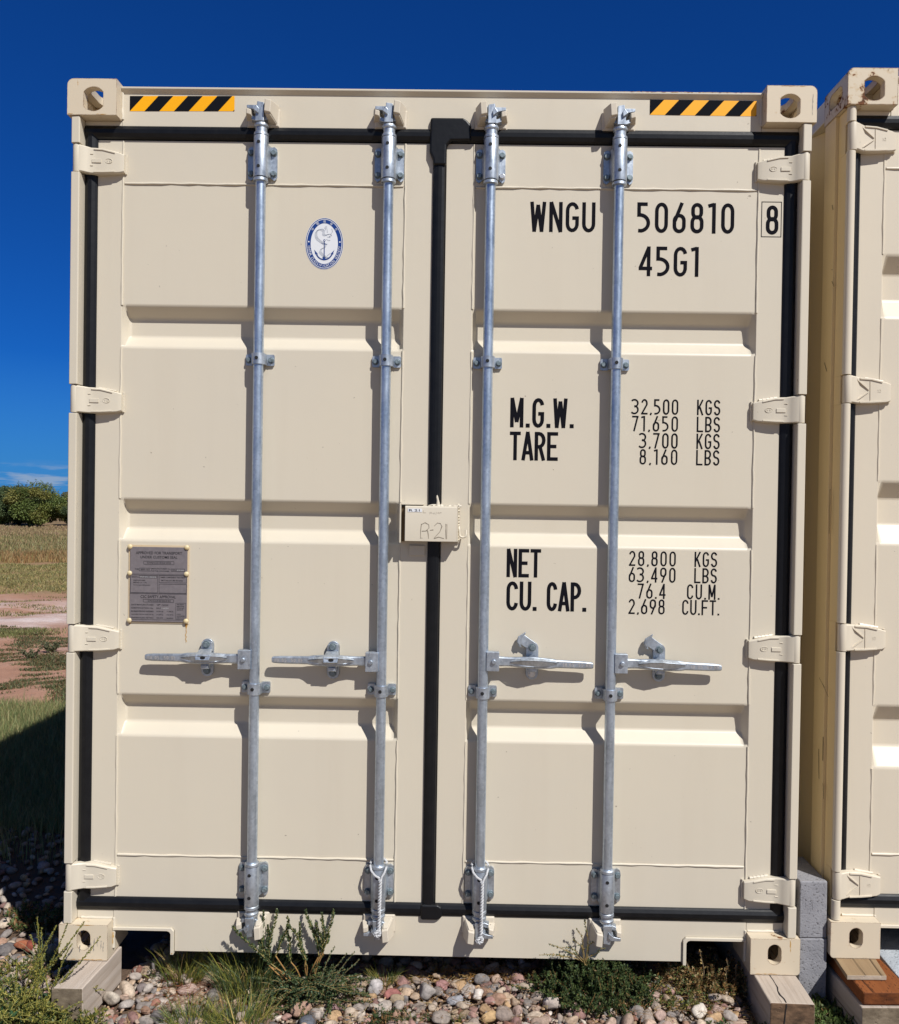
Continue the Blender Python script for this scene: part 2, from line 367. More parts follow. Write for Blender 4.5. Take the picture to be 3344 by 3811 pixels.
def glyph(c, W, s):
    a = s/2; l, r, b, t, m = a, W-a, a, 1-a, W/2; R = (r-l)/2; ry = .22
    def loop(y0, y1, q=.17, x0=l, x1=r):
        mm = (x0+x1)/2; rr = (x1-x0)/2
        return (arc(mm, y1-q, rr, q, 0, 180, 10)+arc(mm, y0+q, rr, q, 180, 360, 10), True)
    ln = lambda *p: (list(p), False)
    if c in '0O': return [loop(b, t, ry)]
    if c == '8': return [loop(.52, t, .15, l+.02, r-.02), loop(b, .54, .17)]
    if c == '6': return [loop(b, .58), ln((r-.07, 1), (l+.015, .40))]
    if c == '9': return [loop(.42, t), ln((l+.07, 0), (r-.015, .60))]
    if c == '5':
        cx = l+.22*R; return [(([(r-.03, t), (l, t), (l, .585)]+arc(cx, (b+.585)/2, r-cx, (.585-b)/2, 90, -80, 12)+[(l-.02, b+.01)]), False)]
    if c == '3':
        cx = l+.5*R; q = .25
        return [(arc(cx, t-q*.9, r-cx-.01, q*.9, 140, -90, 10), False), (arc(cx, (b+.545)/2, r-cx, (.545-b)/2, 90, -140, 12), False)]
    if c == '2': return [(arc(m, t-.24, R, .24, 165, -18, 12)+[(l, b)], False), ln((0, b), (W, b))]
    if c == '7': return [ln((0, t), (r+a, t)), ln((r-.01, t), (l+.5*R, 0))]
    if c == '1': return [ln((m+.05, 0), (m+.05, 1)), ln((m-.14, .90), (m+.05, .955))]
    if c == '4': v = r-.06; return [ln((v, 0), (v, 1)), ln((v, .97), (l-.01, .27)), ln((0, .26), (W, .26))]
    if c == 'W': return [ln((l, 1), (W*.27, 0)), ln((W*.27, 0), (m, .9)), ln((m, .9), (W*.73, 0)), ln((W*.73, 0), (r, 1))]
    if c == 'N': return [ln((l, 0), (l, 1)), ln((l, 1), (r, 0)), ln((r, 0), (r, 1))]
    if c == 'G': return [(arc(m, t-ry, R, ry, 12, 180, 8)+arc(m, b+ry, R, ry, 180, 350, 8)+[(r, .47), (m, .47)], False)]
    if c == 'C': return [(arc(m, t-ry, R, ry, 5, 180, 8)+arc(m, b+ry, R, ry, 180, 355, 8), False)]
    if c == 'U': return [([(l, 1)]+arc(m, b+ry, R, ry, 180, 360, 10)+[(r, 1)], False)]
    if c == 'M': return [ln((l, 0), (l, 1)), ln((l, 1), (m, .18)), ln((m, .18), (r, 1)), ln((r, 1), (r, 0))]
    if c == 'T': return [ln((0, t), (W, t)), ln((m, t), (m, 0))]
    if c == 'A': return [ln((l*.6, 0), (m, 1)), ln((m, 1), (W-l*.6, 0)), ln((l+.06, .27), (r-.06, .27))]
    if c in 'RPB':
        o = [ln((l, 0), (l, 1)), ([(l, t)]+arc(r-.17, (t+.48)/2, .17, (t-.48)/2, 90, -90, 8)+[(l, .48)], False)]
        if c == 'R': o.append(ln((m, .48), (r, 0)))
        if c == 'B': o.append(([(l, .48)]+arc(r-.17, (b+.48)/2, .17, (.48-b)/2, 90, -90, 8)+[(l, b)], False))
        return o
    if c in 'EF':
        o = [ln((l, 0), (l, 1)), ln((l, t), (W, t)), ln((l, .5), (W*.86, .5))]
        if c == 'E': o.append(ln((l, b), (W, b)))
        return o
    if c == 'K': return [ln((l, 0), (l, 1)), ln((l, .34), (r, 1)), ln((m*.85, .52), (r, 0))]
    if c == 'L': return [ln((l, 0), (l, 1)), ln((l, b), (W, b))]
    if c == 'S':
        q1 = (t-.51)/2; q2 = (.51-b)/2
        return [(arc(m, t-q1, R, q1, 15, 262, 12)+arc(m, b+q2, R, q2, 82, -165, 12), False)]
    if c == 'H': return [ln((l, 0), (l, 1)), ln((r, 0), (r, 1)), ln((l, .5), (r, .5))]
    if c == 'X': return [ln((l, 0), (r, 1)), ln((l, 1), (r, 0))]
    if c == 'V': return [ln((l, 1), (m, 0)), ln((m, 0), (r, 1))]
    if c == 'D': return [([(l, t)]+arc(r-.2, .5, .2, .5-a, 90, -90, 8)+[(l, b)], True)]
    if c == 'J': return [([(r, 1)]+arc(m, b+ry, R, ry, 0, -170, 8), False)]
    if c == '.': return [ln((0, s*.55), (W, s*.55))]
    if c == ',': return [ln((W*.80, s*1.05), (W*.30, -s*.35))]
    if c == '-': return [ln((0, .5), (W, .5))]
    return []
def stencil(mb, txt, x0, x1, z0, z1, y, ratio=.43, s=.135, mi=None):
    h = z1-z0; ws = []
    for c in txt: ws.append({'.': s*1.1, ',': s*1.0, '1': ratio*.62, 'M': ratio*1.12, 'W': ratio*1.22, ' ': .3, '-': .3}.get(c, ratio))
    gap = (x1-x0-sum(ws)*h)/max(len(txt)-1, 1); x = x0; k = 0
    for c, w in zip(txt, ws):
        for pts, cl in glyph(c, w, s):
            strip(mb, [(x+p[0]*h, z0+p[1]*h) for p in pts], (s*1.1 if c == '.' else s)*h, y-k*.00004, cl, mi); k = (k+1) % 7
        x += w*h+gap

def font_geo(txt, bold=.0):
    cu = bpy.data.curves.new('t', 'FONT'); cu.body = txt; cu.size = 1; cu.resolution_u = 3; cu.offset = bold
    o = bpy.data.objects.new('t', cu); COL.objects.link(o)
    dg = bpy.context.evaluated_depsgraph_get(); me = bpy.data.meshes.new_from_object(o.evaluated_get(dg))
    v = [tuple(p.co) for p in me.vertices]; f = [tuple(p.vertices) for p in me.polygons]
    bpy.data.objects.remove(o); bpy.data.curves.remove(cu); bpy.data.meshes.remove(me)
    return v, f
def print_text(mb, txt, x0, x1, z0, z1, y, mi=None):
    """printed line fitted in the rectangle x0..x1, z0..z1 of a plane facing -y"""
    v, f = font_geo(txt, .010)
    if not v: return
    xs = [p[0] for p in v]; ys = [p[1] for p in v]; a, b, c, d = min(xs), max(xs), min(ys), max(ys)
    kx = (x1-x0)/max(b-a, 1e-6); kz = (z1-z0)/max(d-c, 1e-6)
    mb.add([(x0+(p[0]-a)*kx, y, z0+(p[1]-c)*kz) for p in v], f, mi)

# ------------------------------------------------------------------ container
W2, HH, LEN = 1.219, 2.896, 12.192
CW, CD, CH = .162, .178, .118
YD = .050                              # face of the door frames
BARS = (-.587, -.167, .168, .588)

def bool_cut(base, cutters, bevel):
    ob = base.build('tmp', M['paint_old']); tmp = [ob]
    for c in cutters:
        co = c.build('cut', M['paint_old']); tmp.append(co)
        md = ob.modifiers.new('b', 'BOOLEAN'); md.operation = 'DIFFERENCE'; md.object = co; md.solver = 'EXACT'
    md = ob.modifiers.new('bev', 'BEVEL'); md.width = bevel; md.segments = 2; md.limit_method = 'ANGLE'; md.angle_limit = RAD(40)
    bpy.context.view_layer.update()
    me = bpy.data.meshes.new_from_object(ob.evaluated_get(bpy.context.evaluated_depsgraph_get()))
    for o in tmp: bpy.data.objects.remove(o)
    V = np.array([v.co[:] for v in me.vertices]); F = [tuple(p.vertices) for p in me.polygons]
    bpy.data.meshes.remove(me)
    return V, F
def casting_geo(top):
    """left front casting, local: x 0..CW from the outer side, y 0..CD, z 0..CH (top of the box is the outer face if top)"""
    r = .021 if top else .012
    poly = [(0, 0), (CW, 0), (CW, CH)]+arc(r, CH-r, r, r, 90, 180, 6) if top else arc(r, r, r, r, 180, 270, 6)+[(CW, 0), (CW, CH), (0, CH)]
    b = MB().prism(poly, 0, CD)
    cuts = [MB().box(.027, CW-.020, .030, CD-.020, .026, CH-.026)]
    if top:
        cl = [(max(-.032, min(.032, p[0])), p[1]) for p in arc(0, 0, .0395, .0395, 0, 360, 40)[:-1]]
        cuts.append(MB().prism([(.086+p[0], .052+p[1]) for p in cl], -.02, .05))
        cuts.append(MB().prism(rrect(.055, .119, .030, .150, .0318, 8), CH-.06, CH+.02, 'z'))
    else:
        cuts.append(MB().prism(rrect(.061, .105, .034, .100, .0219, 8), -.02, .05))
        cuts.append(MB().prism(rrect(.055, .119, .030, .150, .0318, 8), -.02, .06, 'z'))
    cuts.append(MB().prism(rrect(.040, .142, .034, .085, .025, 8), -.02, .045, 'x'))
    return bool_cut(b, cuts, .0025)
GEO_T, GEO_B = casting_geo(True), casting_geo(False)
def add_casting(parent, sx, sy, top, mat):
    V, F = GEO_T if top else GEO_B
    x = sx*(W2-V[:, 0]); y = V[:, 1] if sy == 0 else LEN-V[:, 1]; z = V[:, 2]+(HH-CH if top else 0)
    mb = MB(); mb.add(np.c_[x, y, z].tolist(), F)
    return mb.build('corner_casting', mat, parent, angle=18)

def bead(mb, p0, p1, r=.0034, seed=0):
    rnd = random.Random(seed); p0 = Vector(p0); p1 = Vector(p1); n = max(6, int((p1-p0).length/.03)); pts = []; rs = []
    for i in range(n+1):
        pts.append(p0.lerp(p1, i/n)+Vector((rnd.uniform(-1, 1)*.0009, 0, rnd.uniform(-1, 1)*.0009))); rs.append(r*rnd.uniform(.75, 1.25))
    mb.tube(pts, rs, 8)

def panel(xl, xr, z0, z1, recs, depth, y, e=.016):
    zs = [z1]; deep = [0]
    for (a, b, c, d) in recs: zs += [a, b, c, d]; deep += [0, 1, 1, 0]
    zs.append(z0); deep.append(0)
    xs = [xl, xl+e, xr-e, xr]; mb = MB(); v = []
    for z, dd in zip(zs, deep):
        for k, x in enumerate(xs): v.append((x, y+(depth if dd and k in (1, 2) else 0), z))
    f = [(4*i+k, 4*i+k+1, 4*i+k+5, 4*i+k+4) for i in range(len(zs)-1) for k in range(3)]
    mb.add(v, f); return mb

def hinge(parent, sx, zc, style, mat, seed):
    X = lambda v: sx*v
    mb = MB()
    mb.lathe([(.0148, zc-.0445), (.0152, zc-.043), (.0152, zc+.043), (.0148, zc+.0445)], X(1.1915), .0215, 18)
    secs = []
    for x, yf, yb, zt, zb in ((1.190, .0075, .032, .0425, -.0435), (1.176, .0095, .034, .043, -.044), (1.163, .018, .04, .042, -.0445), (1.150, .0245, .046, .040, -.045),
                              (1.130, .0255, .0495, .0395, -.0455), (1.112, .0260, .0495, .038, -.0450), (1.058, .0290, .0495, .0255, -.0405), (1.044, .0335, .0495, .0215, -.036)):
        c = .003
        secs.append([(X(x), yf+c, zc+zt), (X(x), yf, zc+zt-c), (X(x), yf, zc+zb+c), (X(x), yf+c, zc+zb), (X(x), yb, zc+zb), (X(x), yb, zc+zt)])
    mb.loft(secs)
    def rib(pts, w, h):
        ss = [[(X(x), y-h, zc+z-w/2+.001), (X(x), y-h, zc+z+w/2-.001), (X(x), y+.002, zc+z+w/2), (X(x), y+.002, zc+z-w/2)] for x, y, z in pts]
        mb.loft(ss)
    if style == 'plain':
        rib([(1.140, .0252, .034), (1.112, .0260, .033), (1.072, .0283, .024)], .0055, .0028)
        rib([(1.140, .0252, -.040), (1.112, .0260, -.0395), (1.072, .0283, -.037)], .0055, .0028)
        rib([(1.146, .0250, -.004), (1.124, .0256, -.004), (1.116, .0258, -.004)], .014, .0026)
        rib([(1.152, .0240, .018), (1.142, .0252, .018)], .0028, .002); rib([(1.152, .0240, -.020), (1.142, .0252, -.020)], .0028, .002)
        ring = [(X(1.092+.0115*math.cos(a)), .0266, zc-.003+.0075*math.sin(a)) for a in np.linspace(0, 2*math.pi, 21)]
        mb.tube(ring, .0011, 5, caps=False)
        tm = MB(); stencil(tm, 'HH', -.006, .006, zc-.0065, zc+.0005, .0262, .5, .16); mb.add([(X(1.092)+v[0], v[1], v[2]) for v in tm.v], tm.f)
    else:
        rib([(1.150, .0240, .036), (1.112, .0258, .034), (1.075, .0280, .026)], .006, .003)
        rib([(1.150, .0240, -.041), (1.112, .0258, -.040), (1.075, .0280, -.0375)], .006, .003)
        rib([(1.160, .0215, .032), (1.120, .0255, .000)], .006, .003); rib([(1.160, .0215, -.034), (1.120, .0255, -.006)], .006, .003)
        rib([(1.116, .0258, .028), (1.115, .0258, -.034)], .004, .002)
        tm = MB(); stencil(tm, '15', -.006, .006, -.006, .006, .0268, .5, .17); mb.add([(X(1.085)-v[2], v[1], zc-.003+v[0]) for v in tm.v], tm.f)
    # weld at the tip
    rnd = random.Random(seed)
    for k in range(7):
        z = zc+.020-.055*k/6; mb.tube([(X(1.0425+rnd.uniform(-.001, .001)), .0485, z-.004), (X(1.0425), .0485, z+.006)], [.004, .0048], 6)
    for k in range(5):
        x = 1.125-.012*k; mb.tube([(X(x), .047, zc+.040-.002*k), (X(x-.012), .047, zc+.0385-.002*k)], [.0042, .005], 6)
    return mb.build('hinge', mat, parent, bevel=.0012, seg=2, angle=40)

def gasket(parent, side, cw, xo, mid):
    """rubber seal round one door; cw = inner edge of the seal beside the post, xo = outer"""
    mb = MB()
    pv = lambda x0, x1, s: [(x0, YD+.03), (x0, YD-.004), (x0+(x1-x0)*.10, YD-.0075), (x0+(x1-x0)*.30, YD-.0125), (x0+(x1-x0)*.62, YD-.0125), (x0+(x1-x0)*.86, YD-.008), (x1, YD-.003), (x1, YD+.03)]
    z0, z1 = .192, 2.719
    def vert(a, b, za, zb): mb.prism(pv(a, b, 1), za, zb, 'z')
    def horiz(a, b, zb, zt):
        w = zt-zb
        mb.prism([(YD+.03, zt), (YD-.004, zt), (YD-.0090, zt-w*.10), (YD-.0140, zt-w*.34), (YD-.0135, zt-w*.62), (YD-.0085, zt-w*.88), (YD-.003, zb), (YD+.03, zb)], a, b, 'x')
    if side < 0: vert(-xo, -cw, z0-.02, z1+.02); horiz(-xo, -mid, z1, 2.763); horiz(-xo, -mid, .146, z0)
    else: vert(xo, cw, z0-.02, z1+.02); horiz(mid, xo, z1, 2.766); horiz(mid, xo, .148, z0)
    return mb.build('gasket', M['rubber'], parent, angle=8)

def bolt(parent, x, z, y, r=.0088, h=.008, bright=False, seed=0):
    mb = MB(); mb.disc_y(x, z, y, y-.002, r*1.32, r*1.28, 16); mb.disc_y(x, z, y-.002, y-.002-h, r, r*.93, 6 if seed % 3 else 12, rot=seed*.4)
    return mb.build('bolt', M['bolt_bright'] if bright else M['bolt'], parent, bevel=.0008, seg=1)

def plate_bracket(mb, bx, z0, z1, hw, rr):
    """bolted plate with a rolled sleeve in its middle"""
    for s in (-1, 1):
        poly = [(s*.022, z0+.012), (s*.022, z1-.004), (s*(hw-.010), z1), (s*(hw-.002), z1-.006), (s*hw, z1-.014), (s*hw, z0+.014), (s*(hw-.002), z0+.006), (s*(hw-.010), z0)]
        mb.prism([(bx+p[0], p[1]) for p in poly], YD-.007, YD+.001)
        mb.prism([(bx+s*.020, YD-.028), (bx+s*.0235, YD-.028), (bx+s*.030, YD-.0075), (bx+s*.030, YD), (bx+s*.020, YD)], z0+.008, z1-.002, 'z')

YB = .0205                              # rod axis
def locking_bar(parent, bx, d, zh, open_catch, paint_keeper, hd):
    """d: +1 keepers built as on the right pair; hd: handle direction"""
    mb = MB(); mb.lathe([(.0166, .24), (.0166, 2.66)], bx, YB, 24)
    bar = mb.build('locking_bar', M['rod'], parent)
    # bearing brackets top and bottom
    for (p0, p1, s0, s1) in ((2.586, 2.697, 2.588, 2.719), (.208, .320, .191, .316)):
        b = MB(); plate_bracket(b, bx, p0, p1, .0485, .024)
        b.lathe([(.0170, s0-.002), (.0238, s0-.001), (.0240, s0), (.0240, s1), (.0236, s1+.001), (.0170, s1+.002)], bx, YB-.001, 28)
        for (a, c) in ((s1+.003, s1+.014), (s0-.014, s0-.003)):
            b.lathe([(.0170, a-.0005), (.0242, a), (.0236, c-.003), (.0205, c), (.0170, c+.001)], bx, YB-.001, 28)
        b.m = 1
        for zz in (s0+(s1-s0)*.22, s0+(s1-s0)*.82): b.disc_y(bx-.003, zz, YB-.0251, YB-.018, .0058, n=14)
        b.m = 0
        b.build('bearing_bracket', [M['galv'], M['hole']], bar, angle=28)
        for s in (-1, 1):
            for zz in (p0+.021, p1-.021):
                bolt(bar, bx+s*.0375, zz, YD-.007, seed=int(zz*77+bx*55+s), bright=(s > 0 and zz < 2.62 and 2.5 < zz and bx > .1 and bx < .3))
    # guide brackets
    for zc in (1.993, .905):
        b = MB()
        for s in (-1, 1):
            b.prism(rrect(*sorted((bx+s*.018, bx+s*.0475)), zc-.0185, zc+.0185, .005), YD-.006, YD+.001)
            b.prism([(bx+s*.018, YB-.008), (bx+s*.0215, YB-.008), (bx+s*.0245, YD-.006), (bx+s*.0245, YD), (bx+s*.018, YD)], zc-.0175, zc+.0175, 'z')
        b.lathe([(.0172, zc-.0185), (.0215, zc-.018), (.0215, zc+.018), (.0172, zc+.0185)], bx, YB, 26)
        b.m = 1; b.disc_y(bx-.002, zc+.001, YB-.0226, YB-.016, .0058, n=14); b.m = 0
        b.build('guide_bracket', [M['galv'], M['hole']], bar, angle=28)
        for s in (-1, 1): bolt(bar, bx+s*.0365, zc-.001, YD-.006, .0082, .007, seed=int(zc*10+s+2))
    # cams and keepers
    for t, zc in ((1, 2.797), (-1, .118)):
        Z = lambda v: zc+t*v
        c = MB()
        prof = [(.0166, Z(-.080)), (.0192, Z(-.078)), (.0192, Z(-.048)), (.0235, Z(-.046)), (.0240, Z(-.040)), (.0215, Z(-.034)), (.015, Z(-.031))]
        c.lathe(prof if t > 0 else prof[::-1], bx, YB, 24)
        def blk(pts0, y0, pts1, y1):
            c.loft([[(bx+d*x, y0, Z(z)) for x, z in pts0], [(bx+d*x, y1, Z(z)) for x, z in pts1]])
        blk([(-.016, -.034), (.013, -.034), (.012, .026), (-.009, .030)], -.004, [(-.019, -.034), (.017, -.034), (.017, .030), (-.016, .030)], YD-.008)
        blk([(-.020, .000), (-.004, -.012), (-.002, .004), (-.010, .014)], -.011, [(-.022, -.004), (-.002, -.016), (.002, .006), (-.012, .018)], .016)
        blk([(-.046, .012), (-.012, .006), (-.010, .022), (-.046, .022)], .006, [(-.046, .010), (-.012, .004), (-.010, .025), (-.046, .025)], .030)
        blk([(.012, .012), (.044, .022), (.046, .031), (.012, .026)], .010, [(.012, .008), (.046, .020), (.048, .034), (.012, .030)], .032)
        blk([(-.032, -.022), (-.012, -.030), (-.010, -.016), (-.030, -.010)], .012, [(-.034, -.024), (-.012, -.032), (-.010, -.014), (-.032, -.008)], .034)
        blk([(.012, -.026), (.036, -.018), (.034, -.006), (.012, -.012)], .010, [(.012, -.028), (.040, -.020), (.036, -.004), (.012, -.010)], .034)
        c.build('cam', M['galv'], bar, bevel=.0022, seg=2, angle=45)
        k = MB()
        def kb(pts0, y0, pts1, y1): k.loft([[(bx+d*x*1.08, y0, Z(z*1.12)) for x, z in pts0], [(bx+d*x*1.08, y1, Z(z*1.12)) for x, z in pts1]])
        kb([(-.044, -.030), (.048, -.030), (.048, .018), (-.044, .026)], .036, [(-.050, -.036), (.054, -.036), (.054, .022), (-.050, .030)], .0455)
        kb([(.014, -.006), (.033, -.010), (.036, .026), (.017, .030)], -.016, [(.013, -.022), (.046, -.026), (.050, .030), (.015, .034)], .040)
        kb([(.018, -.014), (.032, -.016), (.033, -.004), (.017, -.004)], -.010, [(.016, -.026), (.044, -.028), (.046, -.004), (.016, -.004)], .038)
        kb([(-.044, -.006), (-.030, -.010), (-.029, .006), (-.043, .010)], .004, [(-.050, -.016), (-.026, -.016), (-.026, .012), (-.048, .016)], .040)
        k.build('keeper', M['keeper'] if paint_keeper else M['galv'], bar, bevel=.003, seg=2, angle=45)
    # handle
    h = MB(); U = lambda u: bx+hd*u
    h.loft([[(U(.010), YB-.018, zh+.031), (U(.010), YB-.018, zh-.033), (U(.010), YB+.012, zh-.033), (U(.010), YB+.012, zh+.031)],
            [(U(.052), YB-.020, zh+.031), (U(.052), YB-.020, zh-.033), (U(.052), YB+.006, zh-.033), (U(.052), YB+.006, zh+.031)]])
    h.disc_y(U(.034), zh-.001, YB-.020, YB-.027, .0085, .0072, 12)
    secs = []
    dr = -.010 if open_catch else .0
    for u, hh, yf, yb in ((.050, .0165, .008, .021), (.085, .0155, .010, .022), (.100, .016, .008, .023), (.165, .019, .002, .023), (.225, .0165, .006, .022), (.243, .0135, .009, .022), (.335, .0125, .010, .022), (.357, .0105, .010, .022), (.362, .0085, .011, .021)):
        zz = zh+dr*u/.345; rr = .004
        secs.append([(U(u), yf, zz+hh-rr), (U(u), yf+.004, zz+hh), (U(u), yb, zz+hh), (U(u), yb, zz-hh), (U(u), yf+.004, zz-hh), (U(u), yf, zz-hh+rr)])
    h.loft(secs)
    zc = zh+dr*.48
    h.loft([[(U(.088), .004, zc+.003), (U(.088), .008, zc-.004)], [(U(.125), -.008, zc+.010), (U(.125), -.002, zc-.007)], [(U(.165), -.013, zc+.012), (U(.165), -.006, zc-.009)],
            [(U(.205), -.008, zc+.009), (U(.205), -.002, zc-.008)], [(U(.243), .006, zc+.002), (U(.243), .009, zc-.004)]], caps=False)
    h.loft([[(U(.088), .004, zc+.003), (U(.088), .010, zc+.008)], [(U(.125), -.008, zc+.010), (U(.125), .006, zc+.018)], [(U(.165), -.013, zc+.012), (U(.165), .004, zc+.020)],
            [(U(.205), -.008, zc+.009), (U(.205), .006, zc+.016)], [(U(.243), .006, zc+.002), (U(.243), .012, zc+.010)]], caps=False)
    h.build('handle', M['galv'], bar, bevel=.0018, seg=2, angle=40)
    em = MB(); zt = zh+dr*.82
    xa, xb = sorted((U(.352), U(.258)))
    stencil(em, 'HH 05  50 HH', xa, xb, zt-.006, zt+.006, .0092, .55, .22)
    em.build('stamped_lettering', M['bolt_bright'], bar, recalc=False)
    # catch
    c = MB(); uc = .163
    c.prism([(U(uc)+p[0], zh+p[1]) for p in rrect(-.0205, .0205, -.066, .060, .0203, 8)], YD-.008, YD+.001)
    c.box(*sorted((U(uc-.014), U(uc+.014))), .014, YD-.006, zh-.036, zh-.014)
    c.box(*sorted((U(uc-.012), U(uc+.012))), .008, .020, zh-.034, zh-.022)
    if not open_catch:
        c.loft([[(U(uc)+x, YD-.010, zh+z) for x, z in ((-.018, .052), (.018, .052), (.020, .020), (-.020, .020))],
                [(U(uc)+x, YD-.018, zh+z) for x, z in ((-.017, .050), (.017, .050), (.020, .020), (-.020, .020))],
                ])
        c.loft([[(U(uc)+x, y, zh+z) for x, y, z in ((-.019, .030, .028), (.019, .030, .028), (.019, .022, .030), (-.019, .022, .030))],
                [(U(uc)+x, y, zh+z) for x, y, z in ((-.028, .000, .012), (.026, .000, .012), (.024, -.008, .016), (-.026, -.008, .016))],
                [(U(uc)+x, y, zh+z) for x, y, z in ((-.026, -.008, -.004), (.022, -.008, -.004), (.020, -.014, -.002), (-.024, -.014, -.002))]])
        c.m = 1; c.disc_y(U(uc), zh+.006, -.0138, -.010, .0055, n=12, rx=1.6); c.m = 0
    else:
        fl = [(.004, .034), (.012, .046), (.010, .058), (-.008, .070), (-.026, .083), (-.022, .094), (-.032, .088), (-.048, .078), (-.053, .062), (-.047, .046), (-.036, .042), (-.040, .052), (-.026, .044), (-.008, .034)]
        c.prism([(U(uc)+p[0], zh+p[1]) for p in fl], YD-.016, YD-.009)
        c.loft([[(U(uc+x), y, zh+z) for x, z in ((-.030, .090), (-.048, .076), (-.051, .060), (-.042, .048))] for y in (YD-.022, YD-.013)])
    c.build('catch', [M['galv'], M['hole']], bar, bevel=.0016, seg=2, angle=40)
    for zz in (-.046, .043): bolt(bar, U(uc)-.001, zh+zz, YD-(.019 if zz > 0 else .008), .0098, .009, seed=int(bx*20+zz*99)+9, bright=(zz < 0 and .1 < bx < .3))
    return bar

def container(name, label, loc, first):
    root = thing(name, label, 'container', loc)
    P = M['paint'] if first else M['paint_second']; PO = M['paint_old'] if first else M['paint_worn']
    for sx in (-1, 1):
        for sy in (0, 1):
            for top in (True, False): add_casting(root, sx, sy, top, M['paint_worn'] if (top and not first) else M['paint_old'])
    if first:
        hz = {-1: (2.642, 1.853, 1.063, .271), 1: (2.640, 1.852, 1.067, .267)}
        recs = [(a, a-.036, a-.098, a-.137) for a in (2.170, 1.526, .872)]; dep = .037; xo, cw, so, si = 1.178, 1.137, 1.053, .114
        ztop, zbot = 2.575, .332
    else:
        hz = {-1: (2.681, 1.860, 1.048, .232), 1: (2.681, 1.860, 1.048, .232)}
        recs = [(a, a-.055, a-.142, a-.207) for a in (2.308, 1.561, .818)]; dep = .040; xo, cw, so, si = 1.1865, 1.152, 1.072, .114
        ztop, zbot = 2.593, .323
    # corner posts, with the round or folded front bar broken at each hinge
    for sx in (-1, 1):
        mb = MB(); cuts = [CH+.002]
        for z in sorted(hz[sx]): cuts += [z-.0475, z+.0475]
        cuts.append(HH-CH-.002)
        for a, b in zip(cuts[0::2], cuts[1::2]):
            if first: mb.prism([(sx*1.205, .004), (sx*1.2075, .008), (sx*1.2075, YD+.04), (sx*1.1785, YD+.04), (sx*1.1785, .005), (sx*1.181, .003)], a, b, 'z')
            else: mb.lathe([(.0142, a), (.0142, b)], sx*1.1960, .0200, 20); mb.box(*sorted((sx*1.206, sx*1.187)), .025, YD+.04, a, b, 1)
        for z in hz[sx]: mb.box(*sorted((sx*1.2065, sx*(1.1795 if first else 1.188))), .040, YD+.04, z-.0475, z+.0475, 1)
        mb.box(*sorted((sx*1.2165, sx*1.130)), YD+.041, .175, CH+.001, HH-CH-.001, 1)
        mb.build('corner_post', [P, P if first else M['paint_side_bounce']], root, bevel=.0025 if first else .001, seg=2)
        mb = MB(); mb.box(*sorted((sx*1.2165, sx*1.10)), LEN-.16, LEN-.006, CH+.001, HH-CH-.001); mb.build('corner_post', P, root, bevel=.004)
    # header and sill
    mb = MB(); mb.prism([(.0455, 2.735), (.0455, 2.8685), (.0340, 2.8815), (.0340, 2.8875), (.13, 2.8875), (.13, 2.735)], -1.0565, 1.0565, 'x')
    for sx in (-1, 1):
        mb.box(*sorted((sx*1.178, sx*1.0575)), .0465, .12, 2.735, 2.7775)
        bead(mb, (sx*1.0545, .046, 2.782), (sx*1.0545, .046, 2.872), .005, 5)
    mb.build('header', P, root, bevel=.0016, seg=2)
    mb = MB(); zl, zr = .083, .087
    mb.prism([(-1.0565, .185), (-1.0565, zl+.010), (-.860, zl+.010), (-.850, zl), (-.850, .013), (.846, .013), (.846, zr), (.856, zr+.010), (1.0565, zr+.010), (1.0565, .185)], .0455, .13)
    for sx, zz in ((-1, zl), (1, zr)):
        xi = .850 if sx < 0 else .846
        # folded rim of the gooseneck pockets
        mb.prism([(sx*1.056, zz+.010), (sx*1.056, zz), (sx*(xi+.024), zz), (sx*(xi+.016), zz-.003), (sx*(xi+.012), zz-.010), (sx*(xi+.012), .004), (sx*(xi+.001), .004), (sx*(xi+.001), zz), (sx*(xi+.010), zz+.010)], .0375, .16)
        mb.box(*sorted((sx*1.178, sx*1.0575)), .0465, .12, CH+.0005, .185)
        bead(mb, (sx*1.0545, .046, CH+.004), (sx*1.0545, .046, .020), .006, 8); bead(mb, (sx*1.06, .046, CH+.003), (sx*1.165, .046, CH+.003), .005, 9)
    mb.build('sill', M['paint'] if first else P, root, bevel=.002, seg=2)
    # doors
    for sx in (-1, 1):
        S = lambda a, b: tuple(sorted((sx*a, sx*b)))
        mb = MB(); z0, z1 = .190, 2.717
        mb.box(*S(so, cw), YD, YD+.05, z0, z1); mb.box(*S(.0215, si), YD, YD+.05, z0, z1)
        mb.box(*S(si, so), YD+.0012, YD+.05, ztop, z1); mb.box(*S(si, so), YD+.0012, YD+.05, z0, zbot)
        door = mb.build('door', P, root, bevel=.0016, seg=2)
        a, b = S(si, so)
        pm = panel(a, b, zbot, ztop, recs, dep, YD+.002)
        pm.build('door_panel', P, door, bevel=.007, seg=4, angle=60)
        w = MB()
        edges = [z1]+[v for r in recs for v in (r[0], r[3])]+[z0]
        for k in range(0, len(edges), 2):
            for xx in (si, so): bead(w, (sx*xx, YD+.0012, edges[k+1]+.002), (sx*xx, YD+.0012, edges[k]-.002), .0036, k+int(xx*50))
        for zz in (ztop, zbot): bead(w, (a+.006, YD+.0018, zz), (b-.006, YD+.0018, zz), .0040, 3+int(zz*9))
        w.build('weld_seam', P, door, angle=60)
        gasket(door, sx, cw, xo, .0215)
        for k, z in enumerate(hz[sx]): hinge(door, sx, z, 'plain' if first else 'ribbed', P, k*7+sx)
    # centre seal overlapping both doors
    g = MB(); x0, x1 = -.0215, .0195
